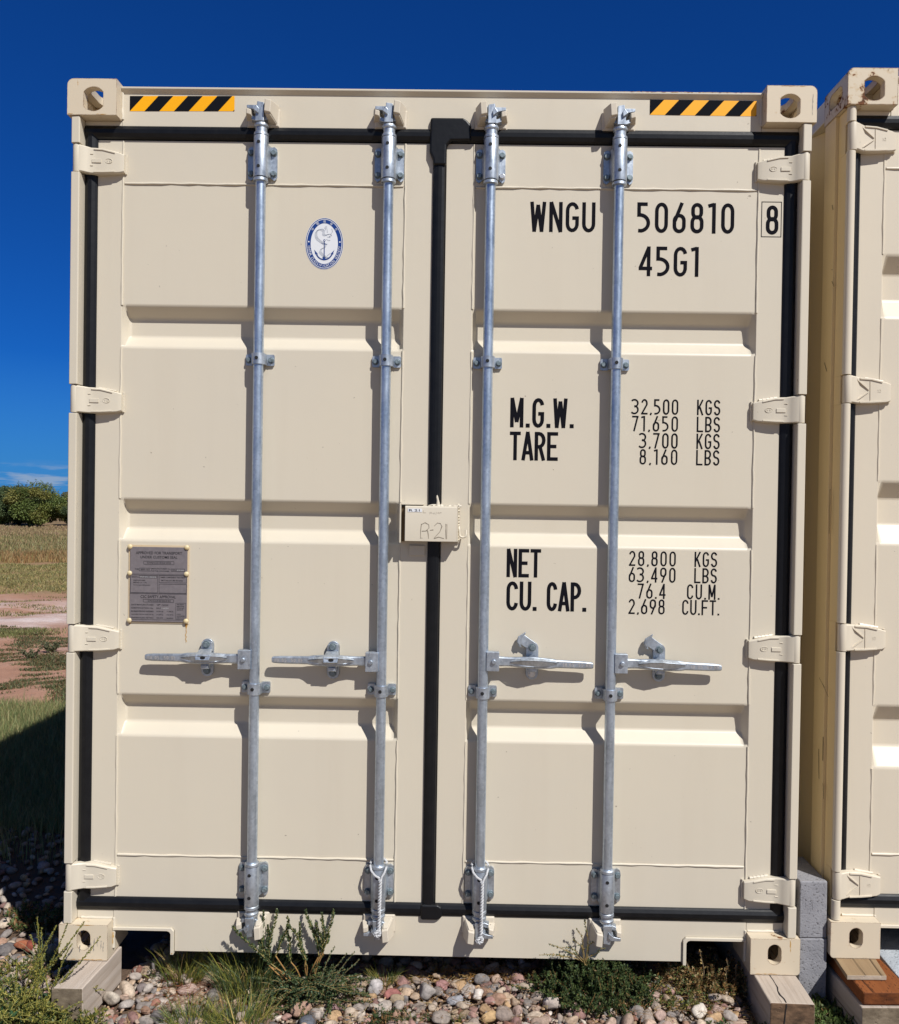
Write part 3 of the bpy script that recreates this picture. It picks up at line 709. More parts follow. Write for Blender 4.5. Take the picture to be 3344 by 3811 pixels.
    g.prism([(x0, YD+.01), (x0, YD-.006), (x0+.010, YD-.012), (x0+.018, YD-.0135), (x0+.029, YD-.0135), (x1-.004, YD-.010), (x1, YD-.004), (x1, YD+.01)], .150, 2.70, 'z')
    g.build('centre_seal', M['rubber'], root, angle=8); g = MB()
    g.prism([(-.033, 2.796), (.076, 2.796), (.088, 2.788), (.102, 2.772), (.102, 2.722), (.034, 2.720), (.0225, 2.706), (.0215, 2.640), (-.0225, 2.640), (-.0235, 2.66), (-.0345, 2.685)], YD-.0195, YD+.01)
    g.build('seal_corner', M['rubber'], root, bevel=.0075, seg=2, angle=40); g = MB()
    g.prism([(-.027, .192), (.030, .192), (.046, .182), (.046, .150), (.030, .140), (-.027, .140)], YD-.019, YD+.01)
    g.build('seal_corner', M['rubber'], root, bevel=.0075, seg=2, angle=40)
    # body behind the doors
    for sx in (-1, 1):
        mb = MB(); prof = []; y = .176
        while y < LEN-.30:
            prof += [(1.172, y), (1.172, y+.07), (1.208, y+.138), (1.208, y+.208)]; y += .276
        prof.append((1.172, LEN-.165))
        n = len(prof); v = [(sx*x, yy, .16) for x, yy in prof]+[(sx*x, yy, 2.80) for x, yy in prof]
        mb.add(v, [(i, i+1, n+i+1, n+i) for i in range(n-1)]); mb.build('side_wall', P if first else M['paint_side_bounce'], root, angle=20)
        mb = MB(); mb.box(*sorted((sx*1.2145, sx*1.15)), CD+.001, LEN-CD-.001, 2.801, 2.876); mb.box(*sorted((sx*1.2145, sx*1.165)), CD+.001, LEN-CD-.001, .04, .159)
        mb.build('side_rail', P, root, bevel=.003)
    MB().box(-1.149, 1.149, .131, LEN-.10, 2.84, 2.874).build('roof', P, root)
    MB().box(-1.16, 1.16, .20, LEN-.05, .125, .165).build('floor', M['dark'], root)
    for k in range(30): MB().box(-1.13, 1.13, .30+.39*k, .345+.39*k, .0, .124).build('cross_member', M['dark'], root)
    MB().box(-1.09, 1.09, LEN-.09, LEN-.04, .10, 2.86).build('end_wall', P, root)
    return root

C1 = container('shipping_container', 'closed beige shipping container with black lettering, hazard stripes and four locking bars', (0, 0, 0), True)
C2 = container('shipping_container', 'cream shipping container at the right edge with rusty top corner, no lettering', (2.536, 0, .060), False)

zh = (1.004, 1.003, 1.012, 1.012)
for k, bx in enumerate(BARS):
    locking_bar(C1, bx, -1 if k >= 2 else 1, zh[k], k >= 2, True, -1 if k < 2 else 1)
    locking_bar(C2, bx, -1 if k >= 2 else 1, zh[k], k >= 2, True, -1 if k < 2 else 1)

# ---- lettering on the right door
Y = YD-.0004; YT = YD+.0014
def marking(name, txt, x0, x1, z0, z1, y, ratio, st):
    mb = MB(); stencil(mb, txt, x0, x1, z0, z1, y, ratio, st)
    if name == 'check_digit':
        for a, b, c, d in ((1.063, 1.130, 2.536, 2.5385), (1.063, 1.130, 2.4215, 2.424), (1.063, 1.0655, 2.424, 2.536), (1.1275, 1.130, 2.424, 2.536)):
            mb.add([(a, Y, c), (b, Y, c), (b, Y, d), (a, Y, d)], [(0, 1, 2, 3)])
    mb.build(name, M['ink'], C1, recalc=False)
marking('owner_code', 'WNGU', .301, .517, 2.431, 2.530, YT, .44, .118)
marking('serial_number', '506810', .655, .975, 2.432, 2.532, YT, .43, .118)
marking('type_code', '45G1', .663, .863, 2.289, 2.387, YT, .45, .118)
marking('check_digit', '8', 1.0785, 1.1175, 2.430, 2.526, Y, .43, .13)
for txt, x0, x1, z0, z1, ra in (('M.G.W.', .246, .457, 1.783, 1.881, .40), ('TARE', .246, .406, 1.674, 1.769, .38), ('NET', .242, .356, 1.285, 1.3795, .37), ('CU.', .243, .344, 1.174, 1.271, .40), ('CAP.', .377, .509, 1.174, 1.271, .36)):
    marking('weight_heading', txt, x0, x1, z0, z1, YT, ra, .122)
for txt, un, z, x0, x1, u0, u1, h in (('32,500', 'KGS', 1.832, .650, .802, .864, .941, .051), ('71,650', 'LBS', 1.776, .650, .802, .864, .941, .051), ('3,700', 'KGS', 1.720, .677, .802, .864, .941, .051), ('8,160', 'LBS', 1.666, .677, .802, .864, .941, .051),
                                   ('28,800', 'KGS', 1.329, .648, .803, .865, .940, .05), ('63,490', 'LBS', 1.275, .648, .803, .865, .940, .05), ('76.4', 'CU.M.', 1.221, .678, .771, .842, .950, .05), ('2,698', 'CU.FT.', 1.169, .649, .769, .827, .950, .05)):
    marking('weight_figure', txt, x0, x1, z, z+h, YT, .42, .105); marking('unit_marking', un, u0, u1, z, z+h, YT, .42, .105)

# ---- hazard tapes on the header
def hazard(x0, x1, z0, z1, tilt):
    mb = MB(); y = .0449; Zf = lambda x, z: z+tilt*(x-x0)
    mb.add([(x0, y, Zf(x0, z0)), (x1, y, Zf(x1, z0)), (x1, y, Zf(x1, z1)), (x0, y, Zf(x0, z1))], [(0, 1, 2, 3)], 0)
    w = (x1-x0)/7.1; sh = .046; h = z1-z0
    for k in range(-1, 4):
        a = x0+w*(2*k+1) if k >= 0 else x0-w; pts = []
        # black band: bottom edge a..a+w, top edge shifted right by sh
        for zz in np.linspace(0, 1, 9): pts.append((a+sh*zz, z0+h*zz))
        quad = [(a, 0), (a+w, 0), (a+w+sh, 1), (a+sh, 1)]
        poly = quad
        for lim, keep in ((x0, 1), (x1, -1)):
            outp = []
            for i in range(len(poly)):
                p, q = poly[i], poly[(i+1) % len(poly)]; ip, iq = keep*(p[0]-lim) >= 0, keep*(q[0]-lim) >= 0
                if ip: outp.append(p)
                if ip != iq: s = (lim-p[0])/(q[0]-p[0]); outp.append((lim, p[1]+(q[1]-p[1])*s))
            poly = outp
            if not poly: break
        if len(poly) > 2:
            mb.add([(p[0], y-.0004, Zf(p[0], z0+h*p[1])) for p in poly], [tuple(range(len(poly)))], 1)
    mb.build('hazard_tape', [M['yellow'], M['black']], C1, recalc=False)
hazard(-1.031, -.683, 2.811, 2.861, .010); hazard(.689, 1.039, 2.817, 2.867, -.004)

# ---- oval class emblem on the left door
def emblem(cx, cz, rx, rz):
    y = YT; N = 72
    mb = MB(); el = lambda k: [(cx+rx*k*math.cos(2*math.pi*i/N), cz+rz*(1-(1-k)*rx/rz)*math.sin(2*math.pi*i/N)) for i in range(N)]
    def ring(k0, k1, mi, yy):
        a, b = el(k0), el(k1); mb.add([(p[0], yy, p[1]) for p in a+b], [(i, (i+1) % N, N+(i+1) % N, N+i) for i in range(N)], mi)
    def fill(k, mi, yy): mb.add([(p[0], yy, p[1]) for p in el(k)], [tuple(range(N))], mi)
    fill(1.0, 0, y); ring(.978, .940, 1, y-.0003); ring(.905, .715, 1, y-.0003)
    kz = lambda k: rz*(1-(1-k)*rx/rz)
    def letters(chars, a0, a1, k, size, flip, mi=0):
        # equal arc steps along the ellipse
        n = len(chars); A = np.linspace(RAD(a0), RAD(a1), 200); X = rx*k*np.cos(A); Z = kz(k)*np.sin(A)
        s = np.r_[0, np.cumsum(np.hypot(np.diff(X), np.diff(Z)))]
        for i, ch in enumerate(chars):
            if ch == ' ': continue
            t = s[-1]*(i+.5)/n; a = np.interp(t, s, A); px, pz = rx*k*math.cos(a), kz(k)*math.sin(a)
            nx, nz = math.cos(a)/(rx*k), math.sin(a)/kz(k); l = math.hypot(nx, nz); nx, nz = nx/l, nz/l
            if flip: nx, nz = -nx, -nz
            v, f = font_geo(ch)
            if not v: continue
            xs = [p[0] for p in v]; ys = [p[1] for p in v]; mx, my = (min(xs)+max(xs))/2, (min(ys)+max(ys))/2
            kk = size/max(max(ys)-min(ys), .3); kx = min(kk, size*.95/max(max(xs)-min(xs), .05)) if ch != 'I' else kk
            ux, uz = nz, -nx
            mb.add([(cx+px+(p[0]-mx)*kx*ux+(p[1]-my)*kk*nx, y-.0006, cz+pz+(p[0]-mx)*kx*uz+(p[1]-my)*kk*nz) for p in v], f, mi)
    letters('CHINA CLASSIFICATION SOCIETY', 186, 354, .81, .0078, True)
    letters('\u4e2d\u56fd\u8239\u7ea7\u793e', 150, 30, .81, .0085, False)
    for sx in (-1, 1): mb.disc_y(cx+sx*rx*.815, cz+.006, y-.0006, y-.0005, .0028, n=5, mi=0)
    # anchor
    P = lambda x, z: (cx+x, cz+z)
    def poly(pts, mi=1, yy=y-.0005): mb.add([(p[0], yy, p[1]) for p in [P(*q) for q in pts]], [tuple(range(len(pts)))], mi)
    poly([(-.0016, -.045), (.0016, -.045), (.0014, .008), (-.0014, .008)])
    strip(mb, [P(*q) for q in arc(0, .0105, .003, .003, 0, 360, 12)], .0016, y-.0005, True, 1)
    poly([(-.011, .0012), (.011, -.0012), (.008, -.0032), (0, -.001), (-.008, -.0006)])
    strip(mb, [P(*q) for q in arc(0, -.023, .028, .030, 205, 335, 16)], .0042, y-.00055, False, 1)
    poly([(-.006, -.046), (0, -.040), (.006, -.046), (0, -.057)]); poly([(-.034, -.020), (-.021, -.034), (-.030, -.036), (-.031, -.028)]); poly([(.034, -.020), (.021, -.034), (.030, -.036), (.031, -.028)])
    # sea serpent winding round the anchor, in thin lines
    for off in (-.003, .0, .003):
        body = [(.012, .030), (.002, .027), (-.004, .031), (-.002, .040), (-.010, .047), (-.022, .045), (-.028, .036), (-.028, .024), (-.022, .014), (-.012, .006), (-.004, .002), (.004, -.004), (.002, -.012), (-.010, -.018), (-.014, -.028), (-.006, -.037), (.006, -.046), (.014, -.048)]
        strip(mb, [P(q[0]+off, q[1]+off*.6) for q in body], .00075, y-.0007, False, 2)
    strip(mb, [P(*q) for q in ((.010, .030), (.020, .032), (.024, .027), (.016, .024), (.020, .020), (.010, .022))], .0010, y-.0007, False, 2)
    for q in (((-.004, .044), (.004, .058), (.003, .046)), ((.002, .043), (.007, .058), (.010, .036)), ((.022, .032), (.027, .040), (.024, .050)), ((.006, .014), (.016, .010), (.020, .012)), ((-.024, -.030), (-.020, -.042), (-.008, -.052)), ((.010, -.040), (.018, -.034), (.020, -.030))):
        strip(mb, [P(*k) for k in q], .0009, y-.0007, False, 2)
    mb.build('class_emblem', [M['white'], M['blue'], M['greyline']], C1, recalc=False)
emblem(-.380, 2.383, .0635, .0855)

# ---- riveted approval plate
def approval_plate():
    x0, x1, z0, z1 = -1.0135, -.8225, 1.117, 1.3665; w, h = x1-x0, z1-z0
    c = MB(); c.box(x0-.006, x1+.006, YD-.0005, YD+.0015, z0-.006, z1+.006)
    pl = MB(); pl.box(x0, x1, YD-.0045, YD-.0006, z0, z1); plate = pl.build('approval_plate', M['plate'], C1, bevel=.0006, seg=1)
    c.build('backing_plate', paint('rust edged paint', (.60, .50, .36, 1), (.60, .44, .24, 1), rust=.34, seed=8), plate)
    y = YD-.0049; t = MB(); X = lambda u: x0+w*u; Z = lambda v: z1-h*v
    def T(s, u0, u1, v0, v1, mi=0): print_text(t, s, X(u0), X(u1), Z(v1), Z(v0), y, mi)
    def B(u0, u1, v0, v1, k=.0011):
        for a, b, c_, d in ((u0, u1, v0, None), (u0, u1, v1, None)):
            zz = Z(c_); t.add([(X(a), y, zz-k/2), (X(b), y, zz-k/2), (X(b), y, zz+k/2), (X(a), y, zz+k/2)], [(0, 1, 2, 3)])
        for u in (u0, u1): t.add([(X(u)-k/2, y+.0001, Z(v1)), (X(u)+k/2, y+.0001, Z(v1)), (X(u)+k/2, y+.0001, Z(v0)), (X(u)-k/2, y+.0001, Z(v0))], [(0, 1, 2, 3)])
    T('APPROVED FOR TRANSPORT', .10, .91, .060, .098); T('UNDER CUSTOMS SEAL', .18, .83, .117, .153)
    B(.24, .77, .190, .232); T('CHN/CCS SH23/2022', .30, .72, .200, .222)
    T('TYPE', .085, .155, .290, .310); B(.165, .38, .283, .322); T('BSHH-10CA', .19, .35, .292, .312)
    T("MANUFACTURER'S No.", .39, .71, .280, .298); T('OF THE CONTAINER', .39, .69, .312, .330); B(.725, .96, .288, .322)
    T('DFLF', .745, .82, .296, .314); T('1234', .83, .94, .297, .313, 1)
    B(.0, 1.0, .362, .376, .0007); B(.01, .49, .376, .612); B(.515, .995, .380, .474); B(.515, .995, .494, .612); B(.0, 1.0, .620, .628, .0006)
    T("MAKE'S No.", .03, .15, .394, .410); B(.16, .475, .388, .414); T('WNG 2022', .17, .46, .392, .410, 1)
    T('WNG CONTAINER', .06, .27, .440, .456); T('SERVICE CO., LTD.', .06, .30, .470, .488); T('www.wngcontainer.com', .06, .36, .502, .520)
    T('TIMBER COMPONENT TREATMENT', .53, .98, .396, .412); T('IM/TAILILEUM-40/2022', .55, .93, .436, .454)
    T('CSC SAFETY APPROVAL', .19, .81, .645, .683); B(.24, .77, .700, .737); T('CN/CCS/SH023/22', .32, .72, .709, .729)
    for i, (a, b, c_) in enumerate((('DATE MANUFACTURED', '7', '/2022'), ('IDENTIFICATION No.', 'DFLF', '1168703'), ('MAXIMUM OPERATING GROSS MASS', '32,500 kg', '71,650 lbs'), ('ALLOWABLE STACKING LOAD FOR 1.8g', '216,000 kg', '476,190 lbs'), ('TRANSVERSE RACKING TEST FORCE', '150,000', 'newtons'))):
        v = .765+.0435*i
        T(a, .03, .42, v, v+.018); T(b, .47, .55 if i < 2 else .59, v, v+.018); T(c_, .56 if i < 2 else .65, .68 if i < 2 else .77, v, v+.018, 1 if i == 1 else 0)
    B(.81, .985, .745, .960, .0009)
    for i, s in enumerate(('FIRST MAINT.', 'MAINT.EXAM.', 'WITHIN DATE', '2027')): T(s, .83, .96 if i < 3 else .94, .757+.024*i, .771+.024*i)
    for i, s in enumerate(('PLACE', 'RE-EXAMINED', 'BEIJING 2022')): T(s, .83, .90 if i == 0 else .97, .888+.024*i, .901+.024*i)
    B(-.0, 1.0, .972, .9725, .0007)
    t.build('plate_lettering', [M['plate_ink'], M['plate_pale']], plate, recalc=False)
    for u in (0, 1):
        for v in (.0, .355, .985):
            r = MB(); r.dome_y(X(u)+(-.001 if u == 0 else -.002), Z(v), YD-.004, .006, .0085, 16); r.build('rivet', M['rivet'], plate)
    s = MB(); rnd = random.Random(3); xr, zz = X(1)-.002, Z(.985)
    pts = [(xr-.006, zz-.007), (xr+.005, zz-.006), (xr+.004, zz-.016), (xr+.001, zz-.024), (xr-.003, zz-.020)]
    s.add([(p[0], YD+.0010, p[1]) for p in pts], [tuple(range(len(pts)))])
    strip(s, [(xr-.0002+rnd.uniform(-.0022, .0022)-.00004*i*i*.2, zz-.022-.0045*i) for i in range(12)], .0022, YD+.0009)
    s.add([(X(0)+a, YD+.0010, Z(.985)+b) for a, b in ((-.006, -.008), (.005, -.008), (.002, -.013), (-.004, -.012))], [(0, 1, 2, 3)])
    s.build('rust_streak', M['ruststain'], plate, recalc=False)
approval_plate()

# ---- welded lock box across the doors
def lock_box():
    P = M['paint']; x0, x1, z0, z1 = -.0955, .0785, 1.4015, 1.5175; yf = -.001
    mb = MB()
    prof = [(yf, z0), (yf, z1-.006)]+[(yf+.006-.006*math.cos(RAD(a)), z1-.006+.006*math.sin(RAD(a))) for a in (30, 60, 90)]+[(YD-.002, z1), (YD-.002, z1-.004), (yf+.008, z1-.004), (yf+.0045, z1-.008), (yf+.0045, z0)]
    mb.prism(prof, x0, x1-.004, 'x')
    mb.box(x1-.0039, x1, yf+.002, YD-.001, z0, z1-.001)
    box = mb.build('lock_box', P, C1, bevel=.0018, seg=2)
    b = MB(); b.box(-.1135, -.1085, .001, YD-.0005, 1.396, 1.5255); b.box(-.1084, -.036, .010, YD-.0005, 1.5205, 1.5255); b.box(-.083, -.031, YD-.006, YD-.0005, 1.352, 1.386)
    b.build('lock_bracket', P, box, bevel=.0012, seg=2)
    b = MB(); b.box(-.1083, -.040, .020, YD-.001, 1.400, 1.515); b.build('box_liner', M['scuff'], box)  # dark block added to stand for shade in the gap beside the bracket
    rnd = random.Random(5); w = MB()
    for i in range(13):
        z = z0+.002+(z1-z0)*i/12; w.tube([(x1+.001+rnd.uniform(-.0012, .0012), YD-.006, z-.004), (x1+.0015, YD-.010+rnd.uniform(-.002, .002), z+.005)], [.0035, .0045], 6)
    for i in range(11):
        x = -.006+.0085*i; w.tube([(x, .012+rnd.uniform(-.004, .004), z1+.0005), (x+.008, .014, z1+.001)], [.003, .0042], 6)
    w.tube([(.010, .015, z1-.002), (.012, .014, z1+.010), (.0105, .014, z1+.020), (.0085, .013, z1+.030), (.008, .013, z1+.036)], [.008, .0055, .0038, .0034, .0012], 8)
    w.tube([(.018, .015, z1), (.023, .014, z1+.004), (.027, .014, z1-.001)], [.004, .005, .003], 7)
    w.tube([(-.020, .012, z1+.001), (-.008, .012, z1+.0035), (.004, .013, z1+.003)], [.002, .003, .004], 6)
    w.build('weld_bead', P, box, angle=60)
    hk = MB(); hk.tube([(.082, .030, 1.450)]+[(.082+.0022*i/4, .022, 1.445-.02*i/4) for i in range(5)]+[(.0945-.0105*math.cos(RAD(a)), .020, 1.424-.008*math.sin(RAD(a))) for a in range(20, 180, 20)]+[(.105, .022, 1.428), (.105, .026, 1.440)], .0034, 8)
    hk.build('hook', P, box, angle=60)
    st = MB(); st.box(-.0865, -.040, yf-.0009, yf-.0001, 1.4975, 1.5085)
    lab = st.build('label_sticker', M['white'], box)
    t = MB(); print_text(t, 'R 21', -.0825, -.0475, 1.4995, 1.5065, yf-.0013); t.build('sticker_text', M['ink'], box, recalc=False)
    p = MB(); y = yf-.0004; rr = random.Random(9)
    def scr(pts, w=.0013, n=2):
        for k in range(n): strip(p, [(a+rr.uniform(-.0012, .0012), b+rr.uniform(-.0010, .0010)) for a, b in pts], w, y-.00005*k)
    X = lambda u: x0+(x1-x0)*u; Zz = lambda v: z1-(z1-z0)*v
    q = lambda L: [(X(u), Zz(v)) for u, v in L]
    scr(q([(.31, .50), (.30, .70), (.305, .92)]), .0012); scr(q([(.285, .90), (.335, .90)]), .0011, 1)
    scr(q([(.31, .52), (.38, .47), (.45, .53), (.46, .62), (.40, .70), (.32, .71)]), .0014); scr(q([(.33, .71), (.43, .69), (.445, .80), (.45, .93)]), .0011)
    scr(q([(.475, .68), (.535, .67)]), .0020)
    scr(q([(.56, .56), (.61, .47), (.67, .49), (.695, .57), (.66, .72), (.56, .90)]), .0015); scr(q([(.55, .91), (.64, .87), (.74, .91)]), .0019)
    scr(q([(.775, .50), (.772, .70), (.778, .92)]), .0016); scr(q([(.79, .50), (.79, .92)]), .0010, 1)
    for L in ([(.34, .12), (.345, .20), (.40, .20)], [(.46, .17), (.475, .22), (.49, .17), (.51, .22)], [(.53, .18), (.545, .22), (.56, .18)], [(.585, .16), (.58, .24)], [(.60, .20), (.625, .17), (.63, .22)], [(.65, .22), (.66, .17), (.69, .18)]): scr(q(L), .0009, 1)
    p.build('scratched_number', M['pencil'], box, recalc=False)
lock_box()

# ---- small marks
mb = MB(); rnd = random.Random(12)
for k in range(34):
    x, z = rnd.uniform(-1.03, 1.03), rnd.uniform(.35, 2.5)
    if any(r < z < t for r, t in ((2.02, 2.18), (1.38, 1.54), (.72, .88))): continue
    s = rnd.uniform(.0010, .0024); a = rnd.uniform(0, 3.1)
    strip(mb, [(x, z), (x+s*math.cos(a)*1.4, z+s*math.sin(a)*1.6)], s*.8, YD+.0012)
mb.build('paint_chip', M['scuff'], C1, recalc=False)
mb = MB()
for (y_, z_, l, a) in ((.085, 2.22, .03, .9), (.10, 2.48, .02, 1.2), (.075, 1.46, .15, 1.57), (.08, .86, .06, .6), (.11, .88, .05, .5), (.09, .66, .08, 1.57), (.12, .60, .10, 1.5), (.08, .52, .05, 1.4), (.13, 1.95, .04, 1.0), (.095, 2.27, .015, .3)):
    c, s = math.cos(a)*l/2, math.sin(a)*l/2
    for w, dy in ((.0022, 0), (.0012, .004)):
        mb.add([(-1.2172, y_-c+dy, z_-s), (-1.2172, y_+c+dy, z_+s), (-1.2172, y_+c+dy+w, z_+s), (-1.2172, y_-c+dy+w, z_-s)], [(0, 1, 2, 3)])
mb.build('scratch_mark', M['scuff'], C2, recalc=False)

def stain(name, mat, strips):
    mb = MB(); rnd = random.Random(21)
    for (xa, za, xb, zb, w, y) in strips:
        n = max(6, int(math.hypot(xb-xa, zb-za)/.006)); L = []
        for k in range(n+1):
            t = k/n; g = w*max(.12, rnd.random())*math.sin(math.pi*min(1, .08+t*.92))**.3; dx, dz = (zb-za), -(xb-xa); l = math.hypot(dx, dz); dx, dz = dx/l, dz/l
            x, z = xa+(xb-xa)*t+rnd.uniform(-.0008, .0008), za+(zb-za)*t+rnd.uniform(-.0008, .0008); L += [(x-dx*g/2, y, z-dz*g/2), (x+dx*g/2, y, z+dz*g/2)]
        mb.add(L, [(2*k, 2*k+1, 2*k+3, 2*k+2) for k in range(n)])
    mb.build(name, mat, C1, recalc=False)
stain('rust_stain', M['ruststain'], [(-1.165, .1165, -1.10, .1170, .0032, -.0004), (-1.19, .0035, -1.07, .0030, .0030, -.0004), (1.075, .0030, 1.15, .0032, .0026, -.0004), (-1.0545, .075, -1.0545, .035, .006, .0400), (1.186, .116, 1.188, .075, .0045, -.0004),
      (-1.125, 2.7805, -1.085, 2.7800, .0030, -.0004), (-1.216, 2.781, -1.200, 2.781, .0035, -.0004), (1.10, 2.8945, 1.185, 2.8935, .0022, -.0004), (.56, 2.8868, 1.04, 2.8868, .0018, .0335), (-.8555, .012, -.8555, .005, .007, .0370), (-1.185, 2.893, -1.184, 2.872, .003, -.0004)])
stain('scuff_mark', simple('grey scuff', (.22, .20, .18, 1), .8), [(-1.100, .074, -1.103, .030, .0050, -.0004), (-1.090, .078, -1.091, .045, .0055, -.0004), (-1.078, .066, -1.079, .036, .0065, -.0004), (-1.070, .062, -1.072, .028, .0035, -.0004), (-1.148, .050, -1.149, .026, .0035, -.0004), (-1.112, .060, -1.113, .022, .003, -.0004), (1.205, 2.87, 1.204, 2.80, .003, -.0004)])
# ---- ropes tied on the two inner bars
def rope(bx, label, lean, tail):
    mb = MB(); y0 = YB-.029
    path = []
    for a in range(-20, 201, 20): path.append(Vector((bx+.027*math.cos(RAD(a)), YB+.003+.024*math.sin(RAD(a)), .338-.004*math.cos(RAD(a*2)))))
    left = [Vector((bx-.027, YB-.008, .330)), Vector((bx-.022, y0+.004, .318)), Vector((bx-.010, y0-.003, .306)), Vector((bx+.004+lean, y0-.005, .297))]
    right = [Vector((bx+.027, YB-.010, .326)), Vector((bx+.022, y0+.003, .314)), Vector((bx+.014, y0-.003, .302)), Vector((bx+.007+lean, y0-.006, .290))]
    down = [Vector((bx+.006+lean-lean*1.2*i/10, y0-.007+(.008 if i > 6 else 0), .294-(.294-tail)*i/10)) for i in range(11)]
    def tw(pts, r, R, turns, ph):
        n = max(24, int(sum((pts[i+1]-pts[i]).length for i in range(len(pts)-1))/.0022)); out = []
        for k in range(n+1):
            t = k/n*(len(pts)-1); i = min(int(t), len(pts)-2); p = pts[i].lerp(pts[i+1], t-i); d = (pts[i+1]-pts[i]).normalized()
            a = d.cross(Vector((0, 1, .01))).normalized(); b = d.cross(a); w = 2*math.pi*turns*k/n+ph
            out.append(p+(a*math.cos(w)+b*math.sin(w))*R)
        mb.tube(out, r, 6)
    for pts, L in ((path, .17), (left, .05), (right, .055)):
        for ph in (0, 2.1, 4.2): tw(pts, .0021, .0021, L/.012, ph)
    for ph in (0, math.pi): tw(down, .0034, .0034, (.294-tail)/.020, ph)
    # knot and short tail
    for ph in (0, math.pi): tw([Vector((bx+.006-lean*.2, y0+.001, tail+.012)), Vector((bx-.004, y0-.006, tail+.002)), Vector((bx-.010, y0-.002, tail-.004)), Vector((bx+.002, y0-.006, tail-.008)), Vector((bx+.012, y0-.003, tail-.002)), Vector((bx+.008, y0+.002, tail+.010))], .0030, .0028, 4, ph)
    return tag(mb.build('rope', M['rope'], None, angle=70), label, 'rope', 'ropes tied to the locking bars')
rope(BARS[1], 'white twisted rope on the bar left of the centre seal, ending in a knot', .003, .115)
rope(BARS[2], 'white twisted rope on the bar right of the centre seal, with a straight tail', .001, .100)

# ------------------------------------------------------------------ supports
def slab(name, label, cat, mat, corners, z0, z1, bevel=.004, group=None, jit=.0, seed=1):
    """block with the four plan corners given; mesh in its own frame (y along its length)"""
    c = Vector((sum(p[0] for p in corners)/4, sum(p[1] for p in corners)/4, z0))
    d = Vector((corners[3][0]-corners[0][0], corners[3][1]-corners[0][1], 0)).normalized(); ang = math.atan2(-d.x, d.y)
    R = Matrix.Rotation(-ang, 3, 'Z'); loc = [R@(Vector((p[0], p[1], z0))-c) for p in corners]
    n = 10; rnd = random.Random(seed); mb = MB(); secs = []
    for k in range(n+1):
        t = k/n; a = loc[0].lerp(loc[3], t); b = loc[1].lerp(loc[2], t); j = lambda: rnd.uniform(-jit, jit)
        secs.append([(a.x+j(), a.y, 0), (b.x+j(), b.y, 0), (b.x+j(), b.y, z1-z0+j()*.3), (a.x+j(), a.y, z1-z0+j()*.3)])
    mb.loft(secs); o = mb.build(name, mat, None, bevel=bevel, seg=2); o.location = c; o.rotation_euler.z = ang
    return tag(o, label, cat, group)
def ext(a, b, d): v = (Vector(b)-Vector(a)).normalized()*d; return (b[0]+v.x, b[1]+v.y)
slab('timber_beam', 'weathered grey timber beam under the lower left corner of the lettered container', 'timber', M['wood_grey'],
     [(-1.168, -.159), (-1.070, -.159), (-1.047, .100), (-1.145, .100)], -.125, -.002, .004, 'timber supports', .0012, 1)
slab('timber_beam', 'thick cracked timber beam under the lower right corner of the lettered container', 'timber', M['wood_dark'],
     [(1.066, -.155), (1.205, -.159), (1.218, .50), (1.079, .50)], -.150, -.002, .005, 'timber supports', .0012, 2)
slab('timber_beam', 'orange stained timber block under the thin plank at right', 'timber', M['wood_orange'],
     [(1.348, -.165), (1.505, -.161), (1.490, .28), (1.335, .28)], .001, .042, .006, 'timber supports', .0008, 3)
slab('timber_beam', 'split grey timber beam lying under the orange stained timber', 'timber', M['wood_grey'],
     [(1.342, -.172), (1.520, -.168), (1.500, .36), (1.322, .36)], -.17, -.001, .005, 'timber supports', .0015, 4)
slab('plank', 'thin brown grooved plank between rusty container corner and orange timber', 'plank', M['wood_plank'],
     [(1.327, -.100), (1.452, -.098), (1.490, .16), (1.350, .16)], .044, .0585, .0015, None, .0005, 5)
slab('concrete_block', 'upper grey concrete block standing in the gap between both containers', 'concrete block', M['concrete'],
     [(1.2225, .018), (1.3135, .022), (1.3135, .225), (1.2225, .225)], .114, .301, .004, None, .0006, 6)
slab('concrete_block', 'lower grey concrete block on the ground between both containers', 'concrete block', M['concrete'],
     [(1.2235, .020), (1.3140, .017), (1.3140, .225), (1.2235, .225)], -.16, .1125, .004, None, .0006, 7)
slab('concrete_block', 'pale blue grey concrete block at the far right edge beside the orange timber', 'concrete block', M['concrete2'],
     [(1.512, -.085), (1.72, -.085), (1.74, .30), (1.53, .30)], -.16, .030, .004, None, .0006, 8)
# deep split along the right hand beam
for o in bpy.data.objects:
    if o.get('label', '').startswith('thick cracked'):
        mb = MB(); rnd = random.Random(2); zt = .1484
        pts = [(-.022+.012*k/14+rnd.uniform(-.0035, .0035), -.326+.30*k/14) for k in range(15)]
        for k in range(14):
            (a, b), (c, d) = pts[k], pts[k+1]; w0, w1 = .0030*(1-k/15)*(.6+.8*((k*7)%5)/5), .0030*(1-(k+1)/15)*(.6+.8*((k*7+7)%5)/5)
            mb.add([(a-w0, b, zt), (a+w0, b, zt), (c+w1, d, zt), (c-w1, d, zt)], [(0, 1, 2, 3)])
        fz = [(-.022+rnd.uniform(-.003, .003), zt-.0015-.012*k) for k in range(11)]
        for k in range(10):
            (a, b), (c, d) = fz[k], fz[k+1]; mb.add([(a-.0018, -.3298, b), (a+.0016, -.3298, b), (c+.0014, -.3298, d), (c-.0018, -.3298, d)], [(0, 1, 2, 3)])
        mb.build('split', M['hole'], o, recalc=False)

